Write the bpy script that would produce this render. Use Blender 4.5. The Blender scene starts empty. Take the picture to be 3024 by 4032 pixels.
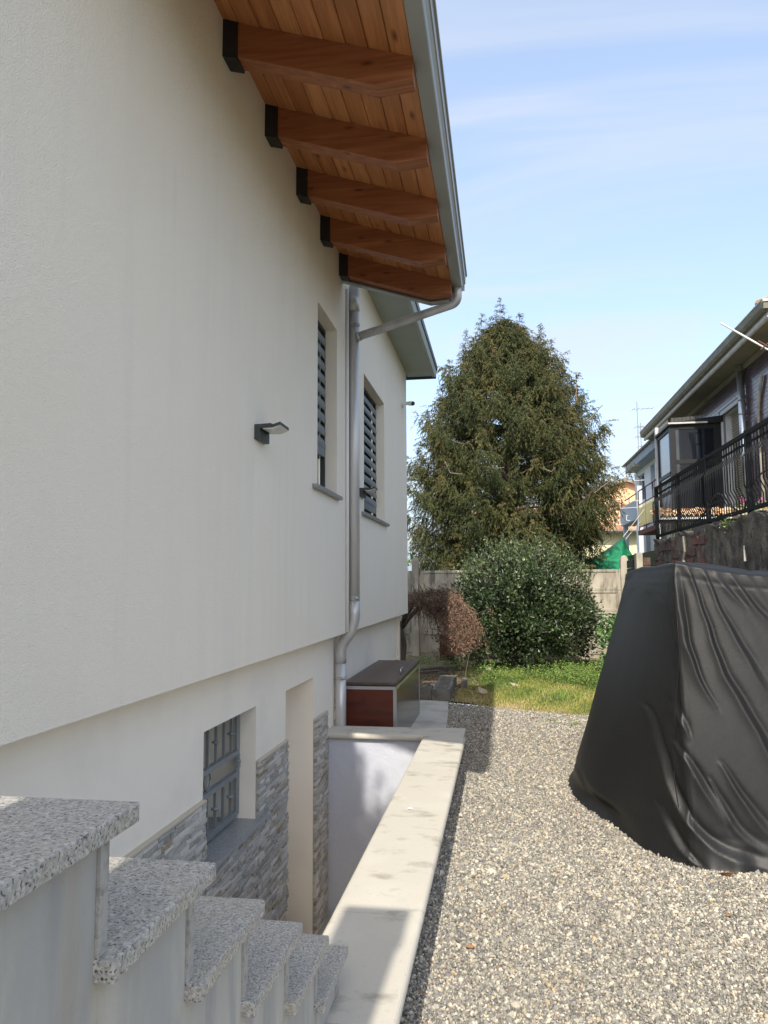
import bpy, bmesh, math, random
import numpy as np
from mathutils import Vector, Matrix
random.seed(7); rng = np.random.default_rng(7)
sc = bpy.context.scene
col = sc.collection

# ---------------------------------------------------------------- camera
cam_d = bpy.data.cameras.new("camera"); cam = bpy.data.objects.new("camera", cam_d); col.objects.link(cam)
cam_d.sensor_fit = 'VERTICAL'; cam_d.sensor_height = 36.0; cam_d.lens = 26.34
cam_d.clip_start = 0.05; cam_d.clip_end = 3000
R = [[0.98784391, 0.01948997, -0.15422238], [0.15536931, -0.09202131, 0.98356111], [-0.00497783, 0.99556628, 0.09393083]]
cam.matrix_world = Matrix(((R[0][0], R[0][1], -R[0][2], 0), (R[1][0], R[1][1], -R[1][2], 0), (R[2][0], R[2][1], -R[2][2], 1.6), (0, 0, 0, 1)))
sc.camera = cam

# ---------------------------------------------------------------- light
SUN_STRENGTH = 2.0; SKY_STRENGTH = 0.15; EXPOSURE = 1.46
KX, KY = 0.030, 1.12
el = math.atan2(1, math.hypot(KX, KY))
w = bpy.data.worlds.new("World"); sc.world = w; w.use_nodes = True
nt = w.node_tree; nt.nodes.clear()
out = nt.nodes.new('ShaderNodeOutputWorld'); bg = nt.nodes.new('ShaderNodeBackground'); bg.inputs[1].default_value = SKY_STRENGTH
sky = nt.nodes.new('ShaderNodeTexSky'); sky.sky_type = 'NISHITA'; sky.sun_disc = False
sky.sun_elevation = el; sky.sun_rotation = math.pi + math.atan2(KX, KY); sky.air_density = 1.0; sky.dust_density = 2.4; sky.ozone_density = 1.2
tc = nt.nodes.new('ShaderNodeTexCoord'); sp = nt.nodes.new('ShaderNodeSeparateXYZ'); nt.links.new(tc.outputs['Generated'], sp.inputs[0])
def mth(op, a, b=None):
    n = nt.nodes.new('ShaderNodeMath'); n.operation = op
    for i, v in enumerate((a, b)):
        if v is None: continue
        if isinstance(v, (int, float)): n.inputs[i].default_value = v
        else: nt.links.new(v, n.inputs[i])
    return n.outputs[0]
zz = mth('ADD', mth('MAXIMUM', sp.outputs[2], 0.0), 0.18)
cx = mth('DIVIDE', sp.outputs[0], zz); cy = mth('DIVIDE', sp.outputs[1], zz)
cb = nt.nodes.new('ShaderNodeCombineXYZ'); nt.links.new(mth('MULTIPLY', cx, 0.55), cb.inputs[0]); nt.links.new(mth('MULTIPLY', cy, 1.5), cb.inputs[1])
nz = nt.nodes.new('ShaderNodeTexNoise'); nz.inputs['Scale'].default_value = 1.5; nz.inputs['Detail'].default_value = 5; nz.inputs['Roughness'].default_value = 0.5; nz.inputs['Distortion'].default_value = 0.8
nt.links.new(cb.outputs[0], nz.inputs['Vector'])
rp = nt.nodes.new('ShaderNodeValToRGB'); rp.color_ramp.interpolation = 'EASE'
rp.color_ramp.elements[0].position = 0.43; rp.color_ramp.elements[0].color = (0.0, 0.0, 0.0, 1)
rp.color_ramp.elements[1].position = 0.70; rp.color_ramp.elements[1].color = (0.85, 0.85, 0.85, 1)
nt.links.new(nz.outputs['Fac'], rp.inputs[0])
mx = nt.nodes.new('ShaderNodeMix'); mx.data_type = 'RGBA'
hzn = mth('MULTIPLY', mth('POWER', mth('SUBTRACT', 1.0, mth('MINIMUM', mth('MAXIMUM', sp.outputs[2], 0.0), 1.0)), 3.2), 0.97)
m0 = nt.nodes.new('ShaderNodeMix'); m0.data_type = 'RGBA'; nt.links.new(mth('MAXIMUM', hzn, 0.45), m0.inputs[0]); nt.links.new(sky.outputs[0], m0.inputs[6]); m0.inputs[7].default_value = (1.46, 1.70, 2.08, 1)
nt.links.new(rp.outputs[0], mx.inputs[0]); nt.links.new(m0.outputs[2], mx.inputs[6]); mx.inputs[7].default_value = (2.0, 2.12, 2.32, 1)
nt.links.new(mx.outputs[2], bg.inputs[0]); nt.links.new(bg.outputs[0], out.inputs[0])

sd = bpy.data.lights.new("sun", 'SUN'); sd.energy = SUN_STRENGTH; sd.angle = math.radians(0.53); sd.color = (1.0, 0.93, 0.82)
sun = bpy.data.objects.new("sun", sd); col.objects.link(sun)
sun.rotation_euler = Vector((KX, KY, -1)).to_track_quat('-Z', 'Y').to_euler(); sun.location = (-2, -8, 12)
vs = sc.view_settings; vs.view_transform = 'Standard'; vs.look = 'None'; vs.gamma = 1.0; vs.use_curve_mapping = False; vs.exposure = EXPOSURE
sc.cycles.max_bounces = 8; sc.cycles.diffuse_bounces = 5

# ---------------------------------------------------------------- helpers
def tag(o, label=None, cat=None, group=None, kind=None):
    if label: o['label'] = label
    if cat: o['category'] = cat
    if group: o['group'] = group
    if kind: o['kind'] = kind
    return o
def empty(name, loc=(0, 0, 0), label=None, cat=None, group=None, parent=None):
    o = bpy.data.objects.new(name, None); col.objects.link(o); o.location = loc; o.empty_display_size = 0.1
    if parent: o.parent = parent; o.location = Vector(loc) - wloc(parent)
    return tag(o, label, cat, group)
def wloc(o):
    v = Vector((0, 0, 0))
    while o: v = v + Vector(o.location); o = o.parent
    return v
class G:
    def __init__(s): s.v = []; s.f = []
    def add(s, vs, fs):
        n = len(s.v); s.v += [tuple(p) for p in vs]; s.f += [tuple(i + n for i in f) for f in fs]; return s
    def box(s, x0, x1, y0, y1, z0, z1):
        return s.add([(x0, y0, z0), (x1, y0, z0), (x1, y1, z0), (x0, y1, z0), (x0, y0, z1), (x1, y0, z1), (x1, y1, z1), (x0, y1, z1)],
                     [(0, 3, 2, 1), (4, 5, 6, 7), (0, 1, 5, 4), (1, 2, 6, 5), (2, 3, 7, 6), (3, 0, 4, 7)])
    def prism(s, prof, a0, a1, axis='y'):
        # prof: list of 2D points, extruded along axis
        def P(p, a):
            return {'y': (p[0], a, p[1]), 'x': (a, p[0], p[1]), 'z': (p[0], p[1], a)}[axis]
        n = len(prof); A = sum(prof[i][0] * prof[(i + 1) % n][1] - prof[(i + 1) % n][0] * prof[i][1] for i in range(n))
        flip = (A < 0) != (axis == 'y')
        vs = [P(p, a0) for p in prof] + [P(p, a1) for p in prof]
        fs = [tuple(range(n))[::-1], tuple(range(n, 2 * n))] + [(i, (i + 1) % n, n + (i + 1) % n, n + i) for i in range(n)]
        if flip: fs = [f[::-1] for f in fs]
        return s.add(vs, fs)
    def tube(s, pts, r, n=10, caps=True, r2=None):
        pts = [Vector(p) for p in pts]; rs = r if isinstance(r, (list, tuple)) else [r] * len(pts)
        base = len(s.v); up = None
        for i, p in enumerate(pts):
            t = (pts[min(i + 1, len(pts) - 1)] - pts[max(i - 1, 0)]).normalized()
            if up is None: up = t.orthogonal().normalized()
            up = (up - t * up.dot(t)).normalized(); b = t.cross(up)
            for k in range(n):
                a = 2 * math.pi * k / n; s.v.append(tuple(p + (up * math.cos(a) + b * math.sin(a)) * rs[i]))
        for i in range(len(pts) - 1):
            for k in range(n):
                k2 = (k + 1) % n; s.f.append((base + i * n + k, base + i * n + k2, base + (i + 1) * n + k2, base + (i + 1) * n + k))
        if caps:
            s.f.append(tuple(base + k for k in range(n))[::-1]); e = base + (len(pts) - 1) * n; s.f.append(tuple(e + k for k in range(n)))
        return s
    def bar(s, p, q, w, h=None, up=(0, 0, 1)):
        h = h or w; p = Vector(p); q = Vector(q); t = (q - p).normalized(); u = Vector(up)
        if abs(t.dot(u)) > .98: u = Vector((1, 0, 0))
        b = t.cross(u).normalized(); u = b.cross(t)
        vs = [c + b * (w / 2 * i) + u * (h / 2 * j) for c in (p, q) for i, j in ((-1, -1), (1, -1), (1, 1), (-1, 1))]
        return s.add(vs, [(0, 1, 2, 3), (7, 6, 5, 4), (0, 4, 5, 1), (1, 5, 6, 2), (2, 6, 7, 3), (3, 7, 4, 0)])
    def lathe(s, c, prof, n=12):
        base = len(s.v); c = Vector(c)
        for r, z in prof:
            for k in range(n): a = 2 * math.pi * k / n; s.v.append((c.x + r * math.cos(a), c.y + r * math.sin(a), c.z + z))
        for i in range(len(prof) - 1):
            for k in range(n): k2 = (k + 1) % n; s.f.append((base + i * n + k, base + i * n + k2, base + (i + 1) * n + k2, base + (i + 1) * n + k))
        s.f.append(tuple(base + k for k in range(n))[::-1]); e = base + (len(prof) - 1) * n; s.f.append(tuple(e + k for k in range(n)))
        return s
    def holes(s, axis, pos, thick, us, vs_, solid, jit=0):
        # wall slab normal to x at x=pos (front) going to pos-thick; grid us (y) x vs (z); solid(u,v)->bool
        us = sorted(us); vs_ = sorted(vs_)
        S = [[solid((us[i] + us[i + 1]) / 2, (vs_[j] + vs_[j + 1]) / 2) for j in range(len(vs_) - 1)] for i in range(len(us) - 1)]
        def P(d, u, v): return (pos - d, u, v) if axis == 'x' else (u, pos + d, v)
        def q(a, b, c, d): s.add([a, b, c, d], [(0, 1, 2, 3)])
        for i in range(len(us) - 1):
            for j in range(len(vs_) - 1):
                if not S[i][j]: continue
                u0, u1, v0, v1 = us[i], us[i + 1], vs_[j], vs_[j + 1]; t = thick
                q(P(0, u0, v0), P(0, u1, v0), P(0, u1, v1), P(0, u0, v1)); q(P(t, u0, v0), P(t, u0, v1), P(t, u1, v1), P(t, u1, v0))
                if i == 0 or not S[i - 1][j]: q(P(0, u0, v0), P(0, u0, v1), P(t, u0, v1), P(t, u0, v0))
                if i == len(us) - 2 or not S[i + 1][j]: q(P(0, u1, v0), P(t, u1, v0), P(t, u1, v1), P(0, u1, v1))
                if j == 0 or not S[i][j - 1]: q(P(0, u0, v0), P(t, u0, v0), P(t, u1, v0), P(0, u1, v0))
                if j == len(vs_) - 2 or not S[i][j + 1]: q(P(0, u0, v1), P(0, u1, v1), P(t, u1, v1), P(t, u0, v1))
        return s
    def mesh(s, name, off=(0, 0, 0)):
        m = bpy.data.meshes.new(name); ox, oy, oz = off
        m.from_pydata([(a - ox, b - oy, c - oz) for a, b, c in s.v], [], s.f); m.update(); return m
    def build(s, name, mat, parent=None, origin=None, smooth=False, bevel=0, weld=False, seg=2):
        if parent is not None: pl = wloc(parent); o0 = Vector(origin) if origin else pl
        else: pl = Vector((0, 0, 0)); o0 = Vector(origin) if origin else Vector((0, 0, 0))
        m = s.mesh(name, o0); m.materials.append(mat)
        o = bpy.data.objects.new(name, m); col.objects.link(o); o.location = o0 - pl
        if parent is not None: o.parent = parent
        if weld: b = o.modifiers.new('weld', 'WELD'); b.merge_threshold = 1e-4
        if bevel:
            b = o.modifiers.new('bevel', 'BEVEL'); b.width = bevel; b.segments = seg; b.limit_method = 'ANGLE'; b.angle_limit = math.radians(35)
        if smooth:
            for p in m.polygons: p.use_smooth = True
        return o
def np_mesh(name, verts, faces, mat, parent=None, colors=None, smooth=False, origin=(0, 0, 0)):
    # faces: (n,3) or (n,4)
    verts = np.asarray(verts, dtype=np.float32) - np.asarray(origin, dtype=np.float32); faces = np.asarray(faces, dtype=np.int32); k = faces.shape[1]
    m = bpy.data.meshes.new(name); m.vertices.add(len(verts)); m.vertices.foreach_set('co', verts.ravel())
    m.loops.add(faces.size); m.loops.foreach_set('vertex_index', faces.ravel())
    m.polygons.add(len(faces)); m.polygons.foreach_set('loop_start', np.arange(0, faces.size, k, dtype=np.int32)); m.polygons.foreach_set('loop_total', np.full(len(faces), k, dtype=np.int32))
    m.update(calc_edges=True); m.polygons.foreach_set('use_smooth', np.full(len(faces), bool(smooth)))
    if colors is not None:
        a = m.attributes.new('rnd', 'FLOAT', 'POINT'); a.data.foreach_set('value', np.asarray(colors, dtype=np.float32))
    m.materials.append(mat); o = bpy.data.objects.new(name, m); col.objects.link(o); o.location = origin
    if parent is not None: o.parent = parent; o.location = Vector(origin) - wloc(parent)
    return o

# ---------------------------------------------------------------- materials
def mat(name, base, rough=0.7, metal=0.0, layers=(), bump=(), spec=0.5, ramp=None, rand=None, trans=0.0, alpha=None, obj_space=False, coat=0):
    """layers: (color, scale(float or 3), lo, hi, amount[, detail]) mixed by noise; bump: (scale, strength, distance[, detail])
    rand: list of (pos,color) ramp driven by 'rnd' attribute ('attr') or object random ('obj')"""
    m = bpy.data.materials.new(name); m.use_nodes = True; t = m.node_tree; n = t.nodes; L = t.links
    b = n['Principled BSDF']; b.inputs['Roughness'].default_value = rough; b.inputs['Metallic'].default_value = metal
    b.inputs['Specular IOR Level'].default_value = spec
    if coat: b.inputs['Coat Weight'].default_value = coat; b.inputs['Coat Roughness'].default_value = 0.1
    if obj_space:
        oi = n.new('ShaderNodeObjectInfo'); vm = n.new('ShaderNodeVectorMath'); vm.operation = 'MULTIPLY'; L.new(oi.outputs['Random'], vm.inputs[0]); vm.inputs[1].default_value = (37, 53, 71)
        va = n.new('ShaderNodeVectorMath'); L.new(n.new('ShaderNodeTexCoord').outputs['Object'], va.inputs[0]); L.new(vm.outputs[0], va.inputs[1]); vec = va.outputs[0]
    else: vec = n.new('ShaderNodeNewGeometry').outputs['Position']
    def noise(scale, detail=3.0, rough_=0.55, vor=False):
        if isinstance(scale, (tuple, list)):
            mp = n.new('ShaderNodeMapping'); mp.inputs['Scale'].default_value = scale; L.new(vec, mp.inputs[0]); v = mp.outputs[0]; s = 1.0
        else: v = vec; s = scale
        if vor:
            x = n.new('ShaderNodeTexVoronoi'); x.inputs['Scale'].default_value = s; L.new(v, x.inputs['Vector']); return x.outputs['Distance']
        x = n.new('ShaderNodeTexNoise'); x.inputs['Scale'].default_value = s; x.inputs['Detail'].default_value = detail; x.inputs['Roughness'].default_value = rough_
        L.new(v, x.inputs['Vector']); return x.outputs['Fac']
    if rand:
        if rand[0] == 'attr':
            a = n.new('ShaderNodeAttribute'); a.attribute_name = 'rnd'; fac = a.outputs['Fac']
        else: fac = n.new('ShaderNodeObjectInfo').outputs['Random']
        cr = n.new('ShaderNodeValToRGB'); cr.color_ramp.interpolation = rand[2] if len(rand) > 2 else 'LINEAR'
        e = cr.color_ramp.elements
        while len(e) < len(rand[1]): e.new(0.5)
        for i, (p, c) in enumerate(rand[1]): e[i].position = p; e[i].color = (*c, 1)
        L.new(fac, cr.inputs[0]); cur = cr.outputs[0]
    else:
        rgb = n.new('ShaderNodeRGB'); rgb.outputs[0].default_value = (*base, 1); cur = rgb.outputs[0]
    for ly in layers:
        c, s, lo, hi, amt = ly[:5]; det = ly[5] if len(ly) > 5 else 3.0; vor = det == 'vor'
        f = noise(s, 3.0 if vor else det, vor=vor)
        mr = n.new('ShaderNodeMapRange'); mr.inputs[1].default_value = lo; mr.inputs[2].default_value = hi; mr.inputs[3].default_value = 0; mr.inputs[4].default_value = amt
        L.new(f, mr.inputs[0]); mxx = n.new('ShaderNodeMix'); mxx.data_type = 'RGBA'; L.new(mr.outputs[0], mxx.inputs[0]); L.new(cur, mxx.inputs[6]); mxx.inputs[7].default_value = (*c, 1); cur = mxx.outputs[2]
    L.new(cur, b.inputs['Base Color'])
    prev = None
    for bp in bump:
        bn = n.new('ShaderNodeBump'); bn.inputs['Strength'].default_value = bp[1]; bn.inputs['Distance'].default_value = bp[2]
        L.new(noise(bp[0], bp[3] if len(bp) > 3 else 3.0), bn.inputs['Height'])
        if prev: L.new(prev, bn.inputs['Normal'])
        prev = bn.outputs[0]
    if prev: L.new(prev, b.inputs['Normal'])
    if trans: b.inputs['Transmission Weight'].default_value = trans
    if alpha is not None: b.inputs['Alpha'].default_value = alpha
    return m
M = {}
M['plaster'] = mat('white_plaster', (.88, .805, .68), .9, layers=[((.84, .755, .62), 1.1, .45, .75, .5, 4), ((.74, .71, .64), (6, 6, .5), .5, .8, .35, 3), ((.66, .60, .52), (9, 9, 1.1), .64, .80, .18, 5)], bump=[(170, .7, .008, 4), (45, .30, .010, 3)])
M['plaster_low'] = mat('lower_plaster', (.88, .805, .685), .9, layers=[((.66, .62, .54), 2.0, .5, .8, .5, 4)], bump=[(110, .35, .004, 3)])
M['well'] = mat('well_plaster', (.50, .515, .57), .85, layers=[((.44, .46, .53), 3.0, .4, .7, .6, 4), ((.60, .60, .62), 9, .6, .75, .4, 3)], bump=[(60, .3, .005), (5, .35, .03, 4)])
M['stairwall'] = mat('grey_render', (.38, .365, .335), .9, layers=[((.52, .49, .42), (5, 5, 1.6), .44, .60, .8, 5), ((.25, .25, .245), (13, 13, 1.6), .50, .70, .65, 4), ((.38, .31, .20), (8, 8, 1.0), .58, .74, .5, 4)], bump=[(70, .25, .004), (9, .2, .02, 4)])
M['granite'] = mat('speckled_granite', (.37, .355, .32), .45, layers=[((.54, .52, .475), 120, .46, .64, .9, 2), ((.22, .215, .21), 170, .50, .64, .9, 3), ((.045, .045, .045), 215, .575, .65, .95, 2), ((.42, .37, .27), 6, .55, .8, .5, 3)], bump=[(160, .12, .002)])
M['sill'] = mat('dark_granite', (.26, .27, .27), .4, layers=[((.42, .43, .42), 140, .52, .6, .9, 2), ((.08, .08, .09), 190, .56, .62, .9, 1)])
M['granite_edge'] = mat('granite_riser', (.36, .345, .32), .6, layers=[((.18, .175, .155), 50, .50, .66, .7, 4), ((.42, .41, .38), 150, .52, .66, .6, 2)])
M['coping'] = mat('cast_stone', (.51, .475, .40), .8, layers=[((.52, .48, .39), 5, .45, .72, .75, 5), ((.61, .575, .49), 2.2, .5, .75, .6, 3), ((.28, .26, .20), (5, 8, 8), .55, .68, .75, 7), ((.36, .34, .29), 50, .60, .72, .5, 4)], bump=[(90, .15, .003), (12, .15, .008)])
M['concrete'] = mat('walk_concrete', (.50, .475, .41), .9, layers=[((.28, .27, .24), 4, .42, .7, .7, 5), ((.52, .50, .45), 1.5, .5, .75, .6, 3)], bump=[(40, .3, .006, 4)])
M['fence_concrete'] = mat('old_concrete', (.42, .38, .30), .9, layers=[((.22, .195, .15), (2.5, 2.5, 1.2), .40, .60, .85, 6), ((.10, .09, .07), (9, 9, 1.6), .52, .66, .85, 6), ((.52, .48, .36), 3, .55, .8, .6, 3)], bump=[(30, .3, .008, 4)])
M['timber'] = mat('varnished_beam', (.31, .112, .043), .5, obj_space=True, layers=[((.22, .066, .025), (3, 45, 45), .42, .66, .8, 4), ((.52, .215, .09), (1.5, 30, 30), .55, .75, .6, 3), ((.07, .022, .008), (3.6, 11, 11), .17, .03, .9, 'vor')], bump=[((5, 90, 90), .2, .002)])
M['board'] = mat('varnished_board', (.46, .225, .078), .5, layers=[((.36, .11, .032), (60, 2.2, 60), .42, .68, .75, 4), ((.66, .29, .11), (14, 1.4, 14), .5, .72, .6, 3), ((.10, .03, .010), (7, 2.6, 7), .16, .04, .9, 'vor')], bump=[((80, 4, 80), .2, .002)], rand=('obj', [(0, (.36, .145, .048)), (.5, (.47, .205, .076)), (1, (.57, .27, .108))]))
M['shoe'] = mat('black_steel', (.012, .012, .013), .5, layers=[((.05, .04, .035), 20, .6, .75, .5)])
M['gutter'] = mat('grey_gutter_metal', (.36, .37, .355), .42, metal=.3, layers=[((.29, .30, .285), 3, .5, .8, .5)])
M['pipe'] = mat('zinc_pipe', (.58, .57, .56), .36, metal=.35, layers=[((.33, .32, .32), (8, 8, 1.2), .45, .75, .7)], bump=[(5, .05, .01)])
M['darkmetal'] = mat('anthracite_metal', (.045, .055, .055), .45, metal=.3)
M['soffit'] = mat('soffit_paint', (.38, .42, .39), .75, layers=[((.33, .365, .34), 2, .45, .7, .7)])
M['lens'] = mat('lamp_diffuser', (.62, .62, .60), .35)
M['slat'] = mat('shutter_slat_grey', (.17, .20, .215), .45, metal=.2)
M['black'] = mat('dark_void', (.012, .013, .015), .6)
M['iron'] = mat('grille_grey', (.24, .26, .265), .5, metal=.3)
M['beige'] = mat('beige_panel', (.62, .58, .49), .6, layers=[((.30, .28, .23), (3, 30, .8), .4, .65, .7)])
M['white'] = mat('white_plastic', (.72, .72, .70), .45)
M['lid'] = mat('lid_brown', (.085, .052, .040), .42, layers=[((.12, .078, .060), (14, 2, 14), .45, .7, .6)])
M['boxpanel'] = mat('reddish_panel', (.105, .022, .010), .35, layers=[((.055, .012, .006), (3, 3, 26), .42, .68, .8, 4), ((.05, .010, .006), 5, .6, .72, .7)])
M['boxside'] = mat('brown_glossy_panel', (.085, .06, .035), .16, layers=[((.12, .085, .05), (20, 20, 2), .5, .7, .5)])
M['alu'] = mat('aluminium_trim', (.62, .63, .64), .3, metal=.9)
M['cover'] = mat('black_nylon', (.010, .010, .010), .50, bump=[(300, .10, .002, 2), ((14, 14, 5), .22, .010, 5), (55, .12, .004, 3)], spec=.34)
M['stone'] = mat('split_stone', (.4, .4, .4), .8, rand=('obj', [(0, (.26, .245, .21)), (.3, (.44, .405, .34)), (.55, (.60, .56, .485)), (.72, (.33, .32, .305)), (.88, (.42, .38, .31)), (.96, (.25, .18, .11)), (1, (.48, .41, .30))]), layers=[((.58, .58, .57), (40, 40, 90), .5, .7, .5, 4), ((.22, .22, .22), 60, .58, .75, .5, 4)], bump=[((30, 30, 120), .5, .004, 4)])
M['stone_stuff'] = mat('split_stone_small', (.4, .4, .4), .8, rand=('attr', [(0, (.26, .245, .21)), (.3, (.44, .405, .34)), (.55, (.60, .56, .485)), (.72, (.33, .32, .305)), (.88, (.42, .38, .31)), (.96, (.25, .18, .11)), (1, (.48, .41, .30))]), layers=[((.58, .58, .57), (40, 40, 90), .5, .7, .5, 4), ((.22, .22, .22), 60, .58, .75, .5, 4)], bump=[((30, 30, 120), .5, .004, 4)])
M['grout'] = mat('sand_grout', (.50, .44, .34), .9)
M['mortar'] = mat('dark_mortar', (.36, .345, .32), .95)
M['gravelbase'] = mat('gravel_bed', (.20, .185, .155), .95, layers=[((.36, .335, .28), 110, .5, .62, .9, 2), ((.10, .10, .10), 150, .54, .62, .9, 2), ((.40, .38, .31), 3, .5, .75, .3, 3)], bump=[(120, .8, .01, 2)])
M['pebble'] = mat('pebbles', (.4, .4, .4), .75, rand=('obj', [(0, (.12, .115, .10)), (.11, (.19, .18, .16)), (.27, (.28, .26, .215)), (.45, (.38, .345, .27)), (.62, (.24, .225, .195)), (.72, (.52, .47, .37)), (.88, (.21, .20, .185)), (.955, (.41, .32, .19)), (.985, (.23, .155, .11))], 'CONSTANT'))
M['soil'] = mat('garden_soil', (.12, .095, .06), .95, layers=[((.20, .19, .06), 2.5, .42, .62, .9, 4), ((.30, .24, .15), 9, .46, .64, .8, 4)], bump=[(20, .6, .02, 4)])
M['earth'] = mat('plain_earth', (.13, .12, .07), .95, layers=[((.08, .10, .04), .5, .45, .6, .9, 4)])
M['grass'] = mat('grass_blades', (.1, .15, .03), .6, rand=('attr', [(0, (.08, .15, .03)), (.3, (.16, .22, .045)), (.52, (.28, .30, .07)), (.75, (.42, .36, .13)), (1, (.52, .40, .24))]), spec=.3)
M['weed'] = mat('weed_leaves', (.1, .15, .03), .6, rand=('attr', [(0, (.06, .12, .03)), (.55, (.15, .24, .05)), (1, (.34, .40, .12))]), spec=.3)
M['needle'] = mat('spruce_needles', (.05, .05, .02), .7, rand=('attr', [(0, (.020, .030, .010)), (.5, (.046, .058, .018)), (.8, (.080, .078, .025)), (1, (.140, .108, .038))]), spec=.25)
M['bark'] = mat('bark', (.10, .075, .055), .95, layers=[((.05, .04, .03), (20, 20, 4), .45, .65, .9, 4)], bump=[((20, 20, 5), .6, .02, 4)])
M['twig'] = mat('pale_twig', (.20, .15, .11), .9)
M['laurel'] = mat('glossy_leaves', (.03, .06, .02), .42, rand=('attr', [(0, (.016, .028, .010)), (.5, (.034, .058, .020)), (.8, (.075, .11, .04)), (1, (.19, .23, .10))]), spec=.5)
M['ivyleaf'] = mat('ivy_leaves', (.03, .08, .02), .45, rand=('attr', [(0, (.02, .06, .015)), (.7, (.06, .14, .03)), (1, (.14, .22, .05))]), spec=.5)
M['dead'] = mat('dead_leaves', (.2, .1, .06), .9, rand=('attr', [(0, (.08, .042, .028)), (.5, (.18, .105, .07)), (1, (.32, .20, .14))]), spec=.2)
M['leaf_brown'] = mat('fallen_leaf', (.26, .13, .05), .7, layers=[((.14, .06, .02), 40, .45, .65, .8)])
M['leaf_pale'] = mat('pale_dry_leaf', (.42, .34, .25), .8)
M['roughwall'] = mat('crumbling_render', (.15, .125, .095), .95, layers=[((.055, .048, .04), 3.5, .42, .60, .9, 6), ((.24, .21, .165), (6, 6, 2), .55, .72, .8, 5), ((.035, .033, .03), (9, 9, 3), .56, .68, .85, 6), ((.10, .12, .05), 5, .64, .75, .5, 4)], bump=[(14, .9, .05, 6), (60, .5, .012, 4)])
M['brick'] = mat('old_brick', (.30, .09, .045), .9, rand=('obj', [(0, (.25, .085, .05)), (.4, (.16, .075, .055)), (1, (.10, .072, .06))]), layers=[((.06, .05, .04), 7, .42, .60, .9, 6)], bump=[(40, .5, .01, 4)])
M['rail'] = mat('black_iron_railing', (.008, .009, .010), .65, spec=.2)
M['glazed'] = mat('glazed_wall_tile', (.05, .03, .035), .16, rand=('obj', [(0, (.075, .052, .062)), (.6, (.090, .064, .076)), (1, (.105, .074, .084))]))
M['glazed_stuff'] = mat('glazed_wall_tile_small', (.052, .031, .038), .16, rand=('attr', [(0, (.075, .052, .062)), (.6, (.090, .064, .076)), (1, (.105, .074, .084))]))
M['joint'] = mat('tile_joint', (.20, .19, .19), .8)
M['eave'] = mat('weathered_eave', (.30, .28, .22), .85, layers=[((.20, .185, .13), (1, 1, 6), .42, .65, .8, 4)])
M['eave_white'] = mat('eave_moulding', (.55, .53, .48), .8, layers=[((.36, .34, .29), 5, .5, .75, .7, 4)])
M['gutter_dark'] = mat('olive_gutter', (.16, .15, .10), .6, layers=[((.24, .23, .19), 4, .5, .7, .8)])
M['white_render'] = mat('white_surround', (.62, .62, .60), .8, layers=[((.45, .45, .42), 3, .5, .8, .6)])
M['shutter'] = mat('beige_shutter', (.42, .37, .28), .6)
M['glass'] = mat('dark_glass', (.010, .012, .016), .04, spec=.9)
M['glass_light'] = mat('pale_glass', (.22, .25, .29), .15, spec=.8)
M['frame_dark'] = mat('dark_frame', (.016, .017, .019), .5, spec=.3)
M['terra'] = mat('terracotta', (.42, .20, .11), .85, rand=('obj', [(0, (.34, .14, .075)), (.3, (.56, .32, .16)), (.65, (.70, .50, .28)), (1, (.76, .62, .40))]), layers=[((.22, .11, .07), 30, .5, .66, .6, 4)])
M['roof_stuff'] = mat('clay_roof', (.36, .17, .11), .85, rand=('attr', [(0, (.22, .10, .07)), (.5, (.36, .18, .12)), (1, (.46, .27, .19))]))
M['blue_render'] = mat('blue_grey_render', (.36, .41, .46), .85, layers=[((.30, .34, .39), 1.0, .45, .7, .6)])
M['pale_render'] = mat('pale_blue_render', (.62, .66, .70), .85)
M['bluetrim'] = mat('blue_grey_trim', (.24, .29, .33), .7)
M['orange'] = mat('apricot_render', (.72, .46, .27), .85)
M['cream'] = mat('cream_render', (.70, .66, .42), .85)
M['roofedge'] = mat('roof_edge_brown', (.20, .17, .15), .8)
M['tarp'] = mat('green_tarp', (.012, .20, .085), .5, layers=[((.02, .28, .13), (3, 3, 8), .45, .65, .7, 3)], bump=[((4, 4, 10), .4, .05, 3)])
M['rope'] = mat('rope', (.6, .58, .5), .8)
M['yellow'] = mat('yellowish_mesh', (.62, .56, .30), .6)
M['bamboo'] = mat('pale_cane', (.58, .48, .30), .7)
M['aloe'] = mat('aloe_green', (.20, .29, .19), .5)
M['pink'] = mat('pink_petals', (.62, .10, .34), .6)
M['rust'] = mat('rusty_sheet', (.13, .045, .035), .85, layers=[((.07, .03, .025), 8, .45, .65, .8)])
M['rock'] = mat('pale_rock', (.40, .38, .33), .9, bump=[(30, .4, .01)])
M['block'] = mat('dirty_block', (.20, .185, .155), .95, layers=[((.09, .085, .07), 7, .42, .62, .85, 5), ((.34, .32, .27), 14, .58, .72, .7, 4)], bump=[(40, .5, .008, 4)])
M['log'] = mat('grey_log', (.16, .14, .12), .9)
M['ant'] = mat('antenna_metal', (.30, .30, .31), .5, metal=.5)
M['blackedge'] = mat('black_edging', (.02, .02, .02), .7)

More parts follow.
